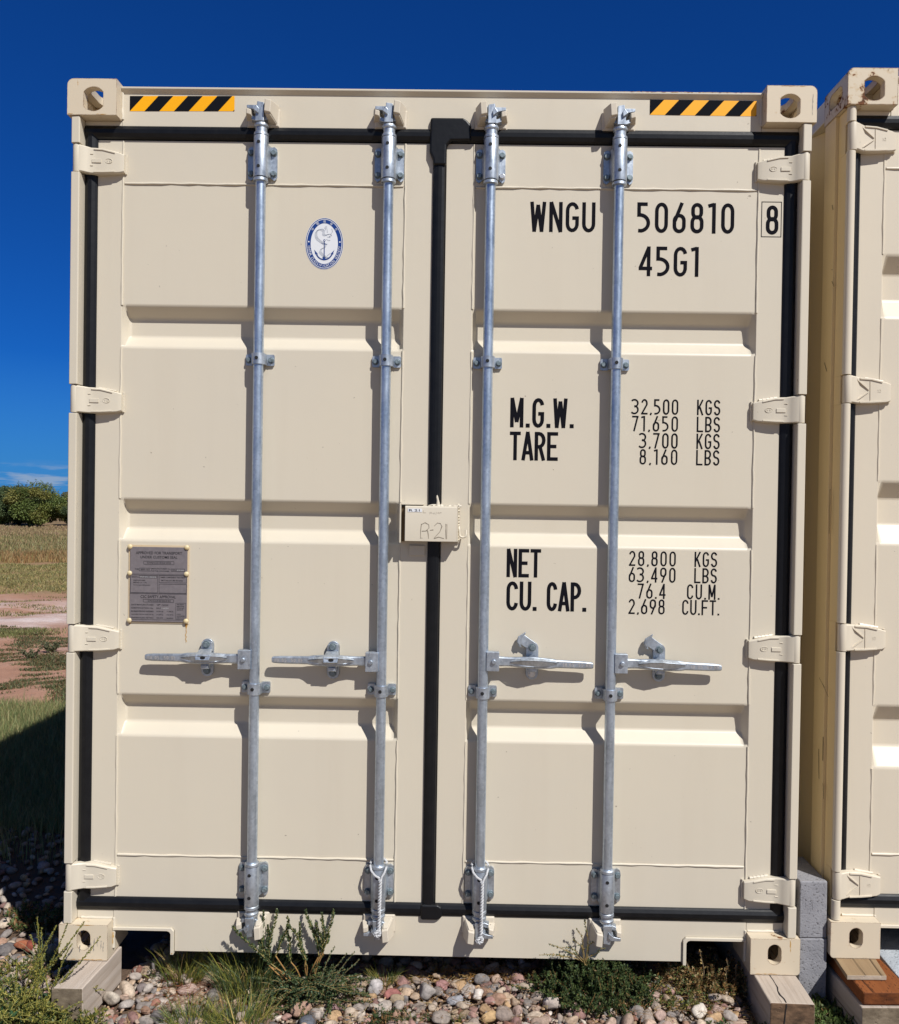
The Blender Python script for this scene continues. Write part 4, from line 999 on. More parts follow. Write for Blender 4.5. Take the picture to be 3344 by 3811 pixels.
# ------------------------------------------------------------------ ground
GZ = -.132
def ground_material():
    m, nt, N, L, b = new_mat('desert ground')
    tc = N.new('ShaderNodeTexCoord'); sp = N.new('ShaderNodeSeparateXYZ'); L.new(tc.outputs['Object'], sp.inputs[0])
    n1 = nnoise(N, L, .55, 6, .6); n2 = nnoise(N, L, 3.2, 7, .68); n3 = nnoise(N, L, 26, 5, .7); n4 = nnoise(N, L, .9, 5, .62, stretch=(.5, 1, 1), loc=(4, 1, 0))
    dirt = nramp(N, L, n2.outputs['Fac'], [(.28, (.285, .150, .098)), (.50, (.40, .225, .155)), (.72, (.47, .30, .225))])
    n2b = nmix(N, L, n3.outputs['Fac'], dirt.outputs[0], (.34, .19, .13, 1))
    # distance along the field, warped by noise, picks the cover
    y = nmath(N, L, 'ADD', sp.outputs[1], nmath(N, L, 'MULTIPLY', nmath(N, L, 'SUBTRACT', n1.outputs['Fac'], .5), 5.0))
    yn = nmath(N, L, 'DIVIDE', y, 50.0)
    zone = nramp(N, L, yn, [(0, (0, 0, 0)), (.225, (0, 0, 0)), (.265, (.85, .85, .85)), (.33, (.8, .8, .8)), (.345, (.3, .3, .3)), (.37, (1, 1, 1)), (1, (1, 1, 1))])
    cover = nramp(N, L, yn, [(.0, (.11, .13, .04)), (.29, (.31, .26, .10)), (.34, (.33, .27, .11)), (.375, (.30, .18, .08)), (.46, (.30, .20, .085)), (.55, (.24, .20, .095)), (.72, (.31, .25, .11)), (1, (.27, .18, .10))])
    cv = nmix(N, L, n3.outputs['Fac'], cover.outputs[0], (.10, .085, .032, 1))
    patch = nramp(N, L, n2.outputs['Fac'], [(.40, (0, 0, 0)), (.52, (1, 1, 1))])
    f = nmath(N, L, 'MULTIPLY', zone.outputs[0], nmath(N, L, 'ADD', nmath(N, L, 'MULTIPLY', patch.outputs[0], .5), .5))
    col = nmix(N, L, f, n2b, cv)
    # white salt crust on the bare strip
    salt = nramp(N, L, n4.outputs['Fac'], [(.44, (0, 0, 0)), (.62, (.72, .72, .72))])
    sz = nramp(N, L, yn, [(.115, (0, 0, 0)), (.15, (1, 1, 1)), (.19, (1, 1, 1)), (.225, (0, 0, 0))])
    sf = nmath(N, L, 'MULTIPLY', salt.outputs[0], sz.outputs[0]); col = nmix(N, L, sf, col, (.66, .58, .56, 1))
    # dark soil under the gravel bed
    dy = nmath(N, L, 'ADD', nmath(N, L, 'DIVIDE', nmath(N, L, 'SUBTRACT', sp.outputs[1], 1.6), 1.0), nmath(N, L, 'SUBTRACT', n2.outputs['Fac'], .5))
    nf = nramp(N, L, dy, [(.0, (1, 1, 1)), (.6, (0, 0, 0))])
    col = nmix(N, L, nf.outputs[0], col, (.12, .08, .055, 1))
    fy = nmath(N, L, 'ADD', nmath(N, L, 'MULTIPLY', sp.outputs[1], -1.0), nmath(N, L, 'SUBTRACT', n2.outputs['Fac'], .5))
    ff = nramp(N, L, fy, [(.42, (0, 0, 0)), (.62, (1, 1, 1))]); yard = nmix(N, L, n3.outputs['Fac'], (.36, .275, .19, 1), (.28, .215, .15, 1))
    col = nmix(N, L, ff.outputs[0], col, yard)
    L.new(col, b.inputs['Base Color']); b.inputs['Roughness'].default_value = .95; b.inputs['Specular IOR Level'].default_value = .1
    h = nmath(N, L, 'ADD', nmath(N, L, 'MULTIPLY', n3.outputs['Fac'], .35), n2.outputs['Fac']); nbump(N, L, b, h, .8, .05)
    return m
def axis_pts(a, b, s, far, g=1.22):
    c = list(np.arange(a, b, s)); d = s; hi = [c[-1]]
    while hi[-1] < far: d *= g; hi.append(hi[-1]+d)
    d = s; lo = [c[0]]
    while lo[-1] > -far: d *= g; lo.append(lo[-1]-d)
    return np.array(lo[:0:-1]+c+hi[1:])
def height(x, y):
    h = .012*np.sin(1.7*x+.6)*np.cos(1.3*y)+.010*np.sin(4.1*x-2.2*y)
    far = np.clip((np.hypot(x, y)-3)/20, 0, 1)
    return GZ+h*(1+2*far)+.05*far*np.sin(.23*x+1)*np.cos(.19*y)
gx, gy = axis_pts(-7, 4, .16, 900), axis_pts(-4, 14, .16, 900)
XX, YY = np.meshgrid(gx, gy); V = np.c_[XX.ravel(), YY.ravel(), height(XX, YY).ravel()]
nx = len(gx); ii, jj = np.meshgrid(np.arange(nx-1), np.arange(len(gy)-1)); a = (jj*nx+ii).ravel()
gr = mesh_np('ground', V, np.c_[a, a+1, a+nx+1, a+nx], ground_material(), smooth=True); gr['kind'] = 'structure'

# ------------------------------------------------------------------ gravel
RNG = np.random.default_rng(7)
def ico(sub):
    bm = bmesh.new(); bmesh.ops.create_icosphere(bm, subdivisions=sub, radius=1)
    V = np.array([v.co[:] for v in bm.verts]); F = np.array([[v.index for v in f.verts] for f in bm.faces]); bm.free(); return V, F
IV, IF = ico(3)
def rock_shape(rng, angular):
    d = IV.copy(); k = rng.normal(size=(10, 3)); k /= np.linalg.norm(k, axis=1)[:, None]
    r = np.ones(len(d))
    for q in k[:8 if angular else 4]:
        s = d@q; lim = rng.uniform(.48, .76) if angular else rng.uniform(.62, .88); r = np.where(s*r > lim, np.minimum(r, lim/np.maximum(s, 1e-3)*.93+r*.07), r)
    for q in k[6:]: r += .07*np.sin(d@q*rng.uniform(2, 4)+rng.uniform(0, 6))
    if angular: r += rng.normal(size=len(d))*.008
    return d*r[:, None]*np.array([1, rng.uniform(.60, .95), rng.uniform(.45, .75)])
SHAPES = [rock_shape(RNG, k % 2 == 0) for k in range(26)]
PALETTE = np.array([(.42, .335, .255), (.50, .435, .36), (.33, .29, .26), (.27, .255, .25), (.33, .215, .195), (.29, .18, .17), (.36, .24, .18), (.56, .52, .47), (.60, .57, .54),
                    (.46, .33, .20), (.20, .195, .20), (.40, .31, .28), (.30, .155, .12), (.38, .355, .335), (.47, .37, .31)])
PW = np.array([14, 11, 12, 9, 6, 6, 8, 4, 2, 7, 6, 8, 3, 10, 8], float); PW /= PW.sum()
COBBLES = [  # x, y, half length, kind of shape, colour, label
    (-.176, .060, .031, 1, (.52, .52, .545), 'smooth pale grey cobble standing beside the grass tuft below the container sill'),
    (-.298, -.039, .028, 4, (.34, .225, .235), 'mauve flat pebble just right of the brown oval pebble'),
    (-.408, -.052, .036, 7, (.37, .255, .20), 'brown flat oval pebble below the leafy weed'),
    (-.375, -.112, .034, 3, (.135, .155, .195), 'dark blue grey jagged stone at the bottom edge'),
    (-.473, .002, .032, 8, (.34, .235, .165), 'brown striped stone under the left side of the leafy weed'),
    (-.299, .021, .033, 6, (.60, .50, .39), 'cream broken stone under the right side of the leafy weed'),
    (-.116, .032, .034, 10, (.36, .16, .15), 'dull red cobble right of the pale grey cobble'),
    (-.101, -.002, .024, 11, (.48, .40, .29), 'two toned tan pebble touching the dull red cobble'),
    (-.003, .016, .034, 9, (.315, .305, .30), 'grey pointed stone among smaller pebbles right of the tan pebble'),
    (.049, .080, .026, 13, (.36, .21, .215), 'round mauve pebble in the dry orange litter'),
    (.092, -.011, .030, 12, (.38, .41, .47), 'blue grey angular stone with pale faces'),
    (.166, .007, .025, 14, (.60, .58, .555), 'white speckled egg shaped pebble'),
    (.051, -.118, .038, 16, (.27, .245, .225), 'large dark grey round stone at the bottom edge'),
    (.203, -.119, .028, 17, (.55, .40, .22), 'ochre round pebble at the bottom edge'),
    (.246, -.106, .034, 19, (.32, .275, .25), 'grey brown round stone right of the ochre pebble'),
    (.402, -.052, .034, 20, (.58, .53, .50), 'flat white stone at the edge of the green mat weed'),
    (.882, -.046, .031, 2, (.62, .60, .55), 'white oval cobble near the right timber beam'),
    (-1.028, -.033, .030, 5, (.62, .585, .52), 'white oval stone beside the left timber beam'),
    (-.969, -.052, .028, 16, (.34, .325, .315), 'grey round stone right of the white stone by the left timber'),
    (-.952, .045, .024, 13, (.215, .195, .20), 'dark purple round pebble between left timber and grass'),
    (-1.502, .318, .034, 0, (.40, .145, .075), 'orange red sandstone lump left of the left container corner'),
    (-1.462, .304, .030, 9, (.31, .085, .055), 'dark red sandstone lump beside the orange red one'),
    (.368, .140, .026, 15, (.33, .215, .225), 'split mauve stone at the shadow edge under the sill'),
]
def place(shape, scale, rz, tilt, pos):
    c, s = math.cos(rz), math.sin(rz); ct, st_ = math.cos(tilt), math.sin(tilt)
    R = np.array([[c, -s, 0], [s, c, 0], [0, 0, 1]])@np.array([[1, 0, 0], [0, ct, -st_], [0, st_, ct]])
    return shape*scale@R.T+pos
def rock_colour(shape, base, rng):
    f = 1+.10*np.sin(shape@rng.normal(size=3)*3+rng.uniform(0, 6))
    return np.clip(base*np.array([.95, .87, .80])*rng.uniform(.72, 1.12)*f[:, None], .01, .8)
for k, (x, y, h, sh, c, lab) in enumerate(COBBLES):
    s = SHAPES[sh % len(SHAPES)]
    if k in (0, 8, 11, 16, 17): s = s*np.array([.95, 1.05, 1.28])
    V = place(s, h, RNG.uniform(-.5, .5), RNG.uniform(-.2, .25), np.zeros(3)); V[:, 2] -= V[:, 2].min()
    o = mesh_np('cobble', V, IF, M['stone'], col=rock_colour(s, np.array(c)*.97, RNG), smooth=True)
    o.location = (x, y, float(height(x, y))+.008); tag(o, lab, 'stone', 'larger stones in the gravel')
def gravel():
    LV, LF = ico(2); low = []
    for s in SHAPES:   # nearest vertex of the fine shape for the coarse one
        idx = [int(np.argmax(IV@v)) for v in LV]; low.append(s[idx])
    Vs, Fs, Cs = [], [], []; off = 0
    cells = {}
    beams = [(-1.108, -.03, .062, .09), (1.14, .15, .085, .08), (1.425, .1, .11, .0)]
    def put(x, y, r, lift, rng=RNG):
        nonlocal off
        for bx, by, hw, sl in beams:
            if abs(x-bx-sl*(y-by)) < hw+r*.3 and y > -.18 and y < .5: return
        if 1.215 < x < 1.32 and y > .0: return
        if 1.50 < x < 1.75 and y > -.09: return
        for c in COBBLES:
            if (x-c[0])**2+(y-c[1])**2 < (c[2]*.82+r*.55)**2: return
        near = y < .24 and -1.6 < x < 1.6 and y > -.22
        i = RNG.integers(len(SHAPES)); s, F = (SHAPES[i], IF) if near else (low[i], LF)
        base = PALETTE[RNG.choice(len(PALETTE), p=PW)]
        V = place(s, r, RNG.uniform(0, 6.28), RNG.uniform(-.55, .55), np.array([x, y, height(x, y)+lift]))
        Vs.append(V); Fs.append(F+off); Cs.append(rock_colour(s, base, RNG)); off += len(V)
    def fill(x0, x1, y0, y1, step, rmin, rmax, lift, dens):
        for gx_ in np.arange(x0, x1, step):
            for gy_ in np.arange(y0, y1, step):
                x, y = gx_+RNG.uniform(-.5, .5)*step, gy_+RNG.uniform(-.5, .5)*step
                if RNG.random() < dens(x, y): put(x, y, rmin+(rmax-rmin)*RNG.random()**1.7, lift+RNG.uniform(-.004, .007))
    fill(-1.95, 1.75, -.36, .40, .030, .013, .022, .004, lambda x, y: .97)
    fill(-1.95, 1.75, -.36, .38, .037, .014, .037, .015, lambda x, y: .85)
    fill(-1.95, 1.75, -.36, .34, .052, .018, .029, .028, lambda x, y: .40)
    fill(-1.95, 1.75, -.30, .24, .014, .0035, .0105, .018, lambda x, y: .62)
    fill(-3.9, -1.22, .38, 2.4, .050, .015, .030, .010, lambda x, y: float(np.clip(1.15-(y-.9)*.62-max(0, -x-2.7), 0, .95)))
    fill(-3.9, -1.95, -.42, .38, .055, .016, .030, .010, lambda x, y: .8)
    o = mesh_np('gravel', np.vstack(Vs), np.vstack(Fs), M['stone'], col=np.vstack(Cs), smooth=True); o['kind'] = 'stuff'
    o['label'] = 'bed of mixed river pebbles in tan, grey and mauve'
gravel()

# ------------------------------------------------------------------ plants
class Plant:
    """collects leaf blades (quads) and stems with colours"""
    def __init__(s, seed): s.r = np.random.default_rng(seed); s.lv, s.lf, s.lc = [], [], []; s.sv, s.sf, s.sc = [], [], []; s.ln = s.sn = 0
    def blade(s, p, d, L, w, c, bend=.3, segs=3, twist=None):
        r = s.r; d = np.array(d, float); d /= np.linalg.norm(d)+1e-9
        side = np.cross(d, r.normal(size=3)); side /= np.linalg.norm(side)+1e-9
        hd = np.array([d[0], d[1], 0]); hn = np.linalg.norm(hd); hd = hd/hn if hn > 1e-6 else np.array([1, 0, 0])
        pts = []; q = np.array(p, float)
        for k in range(segs+1):
            t = k/segs; ww = w*(1-t)**.8 if k < segs else w*.06
            pts += [q-side*ww/2, q+side*ww/2]; dd = d+hd*bend*t-np.array([0, 0, bend*t*t*1.1]); q = q+dd/np.linalg.norm(dd)*L/segs
        f = [[2*k, 2*k+1, 2*k+3, 2*k+2] for k in range(segs)]
        s.lv.append(np.array(pts)); s.lf.append(np.array(f)+s.ln); s.ln += len(pts); s.lc.append(np.tile(c, (len(pts), 1)))
    def leaf(s, p, d, L, w, c):
        d = np.array(d, float); d /= np.linalg.norm(d)+1e-9; side = np.cross(d, s.r.normal(size=3)); side /= np.linalg.norm(side)+1e-9; p = np.array(p)
        n = np.cross(d, side)
        v = np.array([p, p+d*L*.5+side*w/2+n*w*.12, p+d*L, p+d*L*.5-side*w/2+n*w*.12]); s.lv.append(v); s.lf.append(np.array([[0, 1, 2, 3]])+s.ln); s.ln += 4; s.lc.append(np.tile(c, (4, 1)))
    def stem(s, pts, r0, r1, c, n=5):
        pts = np.array(pts, float); m = len(pts); T = np.gradient(pts, axis=0); T /= np.linalg.norm(T, axis=1)[:, None]+1e-9
        a = np.cross(T, [0.31, .87, .2]); a /= np.linalg.norm(a, axis=1)[:, None]+1e-9; b = np.cross(T, a); V = []
        for i in range(m):
            rr = r0+(r1-r0)*i/(m-1)
            for k in range(n): V.append(pts[i]+rr*(a[i]*math.cos(6.283*k/n)+b[i]*math.sin(6.283*k/n)))
        F = [[i*n+k, i*n+(k+1) % n, (i+1)*n+(k+1) % n, (i+1)*n+k] for i in range(m-1) for k in range(n)]
        s.sv.append(np.array(V)); s.sf.append(np.array(F)+s.sn); s.sn += len(V); s.sc.append(np.tile(c, (len(V), 1)))
    def curve(s, p, q, sag, n=9, wob=.004):
        p, q = np.array(p, float), np.array(q, float); t = np.linspace(0, 1, n)[:, None]; ph = s.r.uniform(0, 6, 3)
        c = p+(q-p)*t+np.array(sag)*(4*t*(1-t)); return c+wob*np.sin(t*7+ph)*np.minimum(t*3, 1)
    def dress(s, pts, dens, L, w, cols, start=.25, spread=.8, shrink=.5):
        seg = np.linalg.norm(np.diff(pts, axis=0), axis=1).sum(); n = int(seg*dens*(1-start))
        for k in range(n):
            t = start+(1-start)*s.r.random(); i = t*(len(pts)-1); a = int(min(i, len(pts)-2)); p = pts[a]+(pts[a+1]-pts[a])*(i-a); d = pts[a+1]-pts[a]; d = d/np.linalg.norm(d)
            o = s.r.normal(size=3); o -= d*o.dot(d); o /= np.linalg.norm(o)+1e-9
            c = np.array(cols[s.r.integers(len(cols))])*s.r.uniform(.75, 1.2); l = L*s.r.uniform(.6, 1.25)*(1-shrink*max(0, t-.6)/.4)
            s.leaf(p, d*.75+o*spread, l, w*s.r.uniform(.8, 1.2), c)
    def make(s, name, label, cat, loc, group=None, stemname='stem', leafname='foliage'):
        loc = np.array(loc, float)
        if s.sv:
            root = thing(name, label, cat, tuple(loc), group)
            mesh_np(stemname, np.vstack(s.sv)-loc, np.vstack(s.sf), M['stem'], root, np.vstack(s.sc), smooth=True)
            if s.lv: mesh_np(leafname, np.vstack(s.lv)-loc, np.vstack(s.lf), M['leaf'], root, np.vstack(s.lc))
            return root
        o = mesh_np(name, np.vstack(s.lv)-loc, np.vstack(s.lf), M['leaf'], None, np.vstack(s.lc)); o.location = tuple(loc)
        if label: tag(o, label, cat, group)
        return o
GREEN = [(.075, .105, .030), (.10, .135, .040), (.055, .085, .028), (.13, .15, .05)]
DGREEN = [(.040, .070, .024), (.055, .095, .032), (.035, .055, .022), (.075, .105, .04)]
YGREEN = [(.20, .20, .035), (.25, .235, .045), (.15, .165, .035), (.30, .26, .06)]
BLUEG = [(.075, .115, .055), (.10, .145, .075), (.055, .085, .04), (.13, .165, .085)]
STRAW = [(.40, .28, .11), (.33, .19, .06), (.45, .34, .17), (.28, .15, .05)]
BROWN = [(.24, .12, .05), (.30, .17, .07), (.17, .085, .04)]
def gz(x, y): return float(height(x, y))

def big_left_weed():
    P = Plant(31); base = np.array((-1.26, -.17, gz(-1.26, -.17)+.01))
    tips = [(-1.233, -.11, .193), (-1.175, -.12, .179), (-1.090, -.10, .178), (-1.137, -.12, .187), (-1.040, -.10, .135), (-1.212, -.12, .165), (-1.184, -.08, .160), (-1.150, -.10, .10), (-1.27, -.08, .12), (-1.30, -.12, .06), (-1.11, -.13, .120)]
    for k, t in enumerate(tips):
        b = base+P.r.normal(size=3)*np.array([.035, .02, .004]); c = P.curve(b, t, (-.025 if t[0] > -1.2 else .02, 0, -.03+.01*(k % 3)), 14, .005)
        P.stem(c, .0022, .0009, np.array((.34, .30, .07))*P.r.uniform(.8, 1.15)); P.dress(c, 1100, .0085, .0040, YGREEN[:3]+BLUEG[1:], .46, .75)
        P.dress(c, 260, .012, .0040, YGREEN, .1, .9)
    for k in range(130):
        a = P.r.uniform(-.5, 3.6); L = P.r.uniform(.08, .26); h = P.r.uniform(.0, .10)
        b = base+P.r.normal(size=3)*np.array([.05, .03, .004]); t = b+np.array([math.cos(a)*L*.9, math.sin(a)*L*.55, h])
        if t[0] > -1.04: t[0] = -1.04-.06*P.r.random()
        c = P.curve(b, t, (0, 0, P.r.uniform(-.01, .035)), 9, .006)
        P.stem(c, .0019, .0008, np.array((.40, .34, .09) if k % 3 else (.25, .23, .06))*P.r.uniform(.7, 1.15)); P.dress(c, 420, .013, .0046, YGREEN+GREEN, .08, .9)
    for k in range(60):
        x, y = P.r.uniform(-1.45, -1.10), P.r.uniform(-.26, -.02); p = (x, y, gz(x, y)+P.r.uniform(.015, .07))
        for j in range(7): P.leaf(p, (P.r.normal(), P.r.normal(), P.r.uniform(-.1, .6)), .026, .012, np.array((.035, .085, .035))*P.r.uniform(.7, 1.3))
    P.make('weed', 'tall yellow green weed sprawling in front of the left timber beam', 'weed', base)
big_left_weed()
def centre_weed():
    P = Plant(8); base = np.array((-.40, .018, gz(-.4, .018)+.01))
    up = [(-.548, .012, .170), (-.504, .022, .168), (-.465, .010, .158), (-.405, .020, .168), (-.352, .012, .170), (-.318, .020, .170), (-.640, -.02, .137), (-.455, .0, .135), (-.385, .015, .115), (-.575, .0, .10), (-.43, .02, .13), (-.525, .015, .13), (-.37, .0, .145), (-.475, .02, .11)]
    fork = {0: (-.523, .0, .0), 1: (-.523, .0, .0), 2: (-.50, .0, .03), 3: (-.345, .01, .035), 4: (-.35, .01, .04), 5: (-.345, .01, .045), 6: (-.50, .0, -.01), 7: (-.40, .0, .02), 8: (-.36, .01, .03), 9: (-.52, 0, .0), 10: (-.40, .0, .0), 11: (-.52, .0, .0), 12: (-.35, .01, .03), 13: (-.45, .01, .0)}
    for k, t in enumerate(up):
        f = np.array(fork[k]); c0 = P.curve(base+P.r.normal(size=3)*.01, f, (0, 0, .012), 7, .003); P.stem(c0, .0030, .0022, (.36, .20, .07))
        P.dress(c0, 200, .012, .004, DGREEN, .1)
        c = P.curve(f, t, (P.r.uniform(-.01, .01), 0, 0), 11, .004); P.stem(c, .0021, .0009, (.27, .22, .08)); P.dress(c, 1350, .0125, .0052, GREEN+BLUEG, .08, .8)
    for k in range(135):
        a = P.r.uniform(-2.9, .5) if k % 3 else P.r.uniform(0, 6.28); L = P.r.uniform(.04, .24)
        t = base+np.array([math.cos(a)*L, math.sin(a)*L*.62, P.r.uniform(.0, .125)*(1.25-L*2)]); c = P.curve(base+P.r.normal(size=3)*np.array([.055, .02, .004]), t, (0, 0, P.r.uniform(.0, .035)), 9, .006)
        P.stem(c, .0018, .0008, (.26, .19, .075) if k % 3 else (.15, .15, .06)); P.dress(c, 560, .0120, .0048, [(.06, .105, .045), (.085, .135, .06), (.05, .08, .035)]+BLUEG+GREEN[:2], .1, .85)
    for t in ((-.221, -.01, .034), (-.305, 0, .064), (-.242, .01, .040), (-.266, -.01, .05)):
        c = P.curve(base, t, (0, -.02, -.01), 10, .004); P.stem(c, .0018, .0008, (.25, .20, .09)); P.dress(c, 500, .010, .004, BLUEG, .3)
    P.make('weed', 'leafy dark green weed with upright shoots in front of the sill, left of centre', 'weed', base)
centre_weed()
def mat_weed():
    P = Plant(15); base = np.array((.55, .03, gz(.55, .03)+.008))
    for k in range(430):
        a = P.r.uniform(0, 6.283); L = P.r.random()**.6; b = base+np.array([math.cos(a)*L*.20, math.sin(a)*L*.13, .006])
        t = b+np.array([P.r.normal()*.03, P.r.normal()*.025, P.r.uniform(.025, .125)*(1.25-L*.75)]); c = P.curve(b, t, (0, 0, .004), 6, .003)
        P.stem(c, .0012, .0006, (.30, .15, .06) if k % 4 == 0 else (.12, .13, .045), 4); P.dress(c, 520, .0120, .0058, DGREEN+GREEN[:2]+([(.20, .13, .05)] if k % 3 == 0 else []), .05, .95, .2)
    for t in ((.518, .0, .171), (.398, -.01, .088), (.492, 0, .144), (.586, 0, .071), (.475, 0, .11), (.44, 0, .075), (.545, 0, .10), (.366, -.02, .057)):
        f = np.array((.52, .015, .02)); c = P.curve(f+P.r.normal(size=3)*.004, t, (0, 0, .014), 12, .004); P.stem(c, .0016, .0007, (.30, .21, .08)); P.dress(c, 520, .0085, .0036, BLUEG+[(.34, .24, .07)], .25, .85)
    P.stem(P.curve(base, (.52, .015, .02), (0, 0, 0), 6), .002, .0016, (.3, .2, .08))
    P.make('weed', 'dense dark green mat weed with one thin upright sprig, right of centre', 'weed', base)
mat_weed()
def low_plant(label, x, y, rx, ry, n, hmax, cols, seed, leaf=(.014, .005), stemc=(.2, .13, .06), dens=380, cat='weed', name='weed', group=None):
    P = Plant(seed); base = np.array((x, y, gz(x, y)+.008))
    for k in range(n):
        a = P.r.uniform(0, 6.283); L = P.r.random()**.55; b = base+np.array([math.cos(a)*L*rx, math.sin(a)*L*ry, .002])
        t = b+np.array([P.r.normal()*.03, P.r.normal()*.025, P.r.uniform(.2, 1)*hmax]); c = P.curve(b, t, (0, 0, .004), 6, .004)
        P.stem(c, .0012, .0006, np.array(stemc)*P.r.uniform(.7, 1.3), 4); P.dress(c, dens, leaf[0], leaf[1], cols, .05, .95, .2)
    return P.make(name, label, cat, base, group)
low_plant('dry brownish weed at the shadow edge left of the right timber beam', .95, .12, .19, .09, 230, .090, STRAW[:3]+GREEN[:2]+BROWN[:2], 41)
low_plant('low green weed with dry tips in the white stones left of the right timber beam', .82, .03, .16, .07, 70, .05, GREEN+YGREEN[:2]+STRAW[:1], 42)
low_plant('lush green leafy weed between the right timber beam and the orange timber', 1.272, -.085, .055, .13, 150, .055, GREEN+[(.11, .17, .045), (.16, .22, .07)], 43, (.024, .008))
low_plant('small sprout in front of the lower right container corner', 1.225, -.035, .012, .01, 7, .055, GREEN+[(.35, .20, .06)], 44, (.024, .009), (.2, .2, .08), 200)
low_plant('green weed strip at the bottom edge before the right timber beam', 1.02, -.17, .14, .05, 90, .045, GREEN+DGREEN, 45, (.018, .007))
low_plant('small leafy weed at the bottom edge below the pale grey cobble', -.10, -.105, .085, .045, 60, .035, DGREEN+[(.25, .13, .05)], 46)
low_plant('tangled low weed around the large sandstone lumps at left', -1.40, .12, .14, .10, 110, .05, YGREEN[:2]+GREEN+STRAW[:1], 47, (.016, .006))
low_plant('small green weed behind the red sandstone lumps in the shade edge', -1.52, .52, .12, .10, 60, .06, GREEN+BROWN[:2], 48, (.02, .008))

low_plant('yellow green low weed in front of the left timber end', -1.10, -.205, .10, .035, 80, .085, YGREEN+GREEN, 49, (.016, .0055), (.38, .32, .09))
def tuft(label, x, y, n, L, rad, cols, seed, lean=.55, w=.0034, group='grass tufts in the gravel', bias=(0, 0)):
    P = Plant(seed); base = np.array((x, y, gz(x, y)+.006))
    for k in range(n):
        a = P.r.uniform(0, 6.283); q = P.r.random()**.6*rad; p = base+np.array([math.cos(a)*q, math.sin(a)*q*.7, 0])
        d = (math.cos(a)*lean*P.r.random()+bias[0]+P.r.normal()*.10, math.sin(a)*lean*P.r.random()+bias[1], 1)
        c = np.array(cols[P.r.integers(len(cols))])*P.r.uniform(.95, 1.55); P.blade(p, d, L*P.r.uniform(.45, 1.1), w*P.r.uniform(.6, 1.2), c, P.r.uniform(.1, .9), 4)
    return P.make('grass_tuft', label, 'grass', base, group)
G1 = GREEN+YGREEN[:2]+BLUEG[:1]; G2 = G1+STRAW[:1]; G3 = YGREEN+STRAW[:1]+GREEN[:1]
tuft('yellowish grass tuft under the right edge of the left sill pocket', -.835, .10, 260, .155, .060, G3+G2, 51)
tuft('sparse bluish grass tuft with long leaning blades left of the big grass clump', -.70, .125, 60, .135, .030, BLUEG+GREEN[:1], 52, .9, .0036, bias=(-.2, 0))
tuft('biggest grass clump, below the leftmost locking bar', -.600, .075, 800, .185, .115, G2+BLUEG+YGREEN[:1], 53, .62)
tuft('wispy grass with seed heads in front of the sill just left of the leftmost bar', -.655, .02, 40, .165, .025, GREEN+STRAW[:1], 54, .5, .0024)
tuft('small low grass fringe right of the left timber and its pebbles', -.905, .115, 70, .075, .045, G2, 55, .8)
tuft('short pale grass tuft behind the smooth pale grey cobble', -.150, .098, 90, .110, .028, G3+GREEN, 56, .7, .0026)
tuft('small green grass tuft under the centre seal', -.080, .128, 60, .070, .025, G1, 57, .9, .0026)
tuft('small dry grass tuft in the orange litter right of the centre seal', .043, .155, 46, .075, .022, YGREEN+STRAW, 58, .9, .0024)
tuft('sunlit grass patch at the bottom edge below the biggest grass clump', -.585, -.135, 520, .115, .095, G3+GREEN, 59, .7)
tuft('green grass patch at the bottom edge right of the left timber pebbles', -.735, -.135, 300, .105, .075, G1+YGREEN[:1], 60, .75)
tuft('tiny grass tuft at the bottom edge by the large dark grey stone', -.035, -.120, 50, .055, .020, G3, 61, .7, .0024)
tuft('tiny bright grass tuft right of the large dark grey stone', .098, -.115, 34, .050, .014, G1, 62, .5, .0024)
tuft('small grass tuft hugging the left side of the smooth pale grey cobble', -.235, .035, 44, .065, .022, G1+DGREEN, 63, .8, .0024)
tuft('fine pale grass blades by the shaded left container corner', -1.355, .20, 46, .165, .022, [(.22, .26, .15), (.16, .2, .12)], 64, .9, .0020, bias=(-.15, 0))
tuft('thin pale grass at the shadow edge between mat weed and dry weed', .76, .145, 50, .095, .05, [(.2, .22, .10)]+GREEN[:2], 65, .9, .0020)
tuft('dark grass tuft in front of the dark right sill pocket beam', 1.02, .02, 50, .05, .04, DGREEN+BROWN[:1], 66, .9, .0024)

def litter():
    P = Plant(71)
    for (x0, x1, y0, y1, n, cols) in ((.0, .42, .085, .165, 520, STRAW[:2]+[(.42, .20, .05)]), (-.90, -.45, -.06, .09, 520, [(.26, .09, .045), (.32, .13, .06), (.2, .07, .04)]), (-.95, 1.05, -.2, .16, 1500, STRAW+BROWN+BROWN), (.65, 1.05, -.1, .16, 420, STRAW+BROWN), (-1.5, -1.1, -.2, .2, 130, STRAW), (-.14, .04, .08, .15, 70, STRAW)):
        for k in range(n):
            x, y = P.r.uniform(x0, x1), P.r.uniform(y0, y1); a = P.r.uniform(0, 6.283)
            P.blade((x, y, gz(x, y)+P.r.uniform(.022, .042)), (math.cos(a), math.sin(a), P.r.uniform(-.15, .3)), P.r.uniform(.015, .06), .0016, np.array(cols[P.r.integers(len(cols))])*P.r.uniform(.7, 1.2), .2, 2)
    o = P.make('dry_litter', None, None, (0, 0, 0)); o['kind'] = 'stuff'; o['label'] = 'dry straw and orange needles scattered over the gravel'
litter()

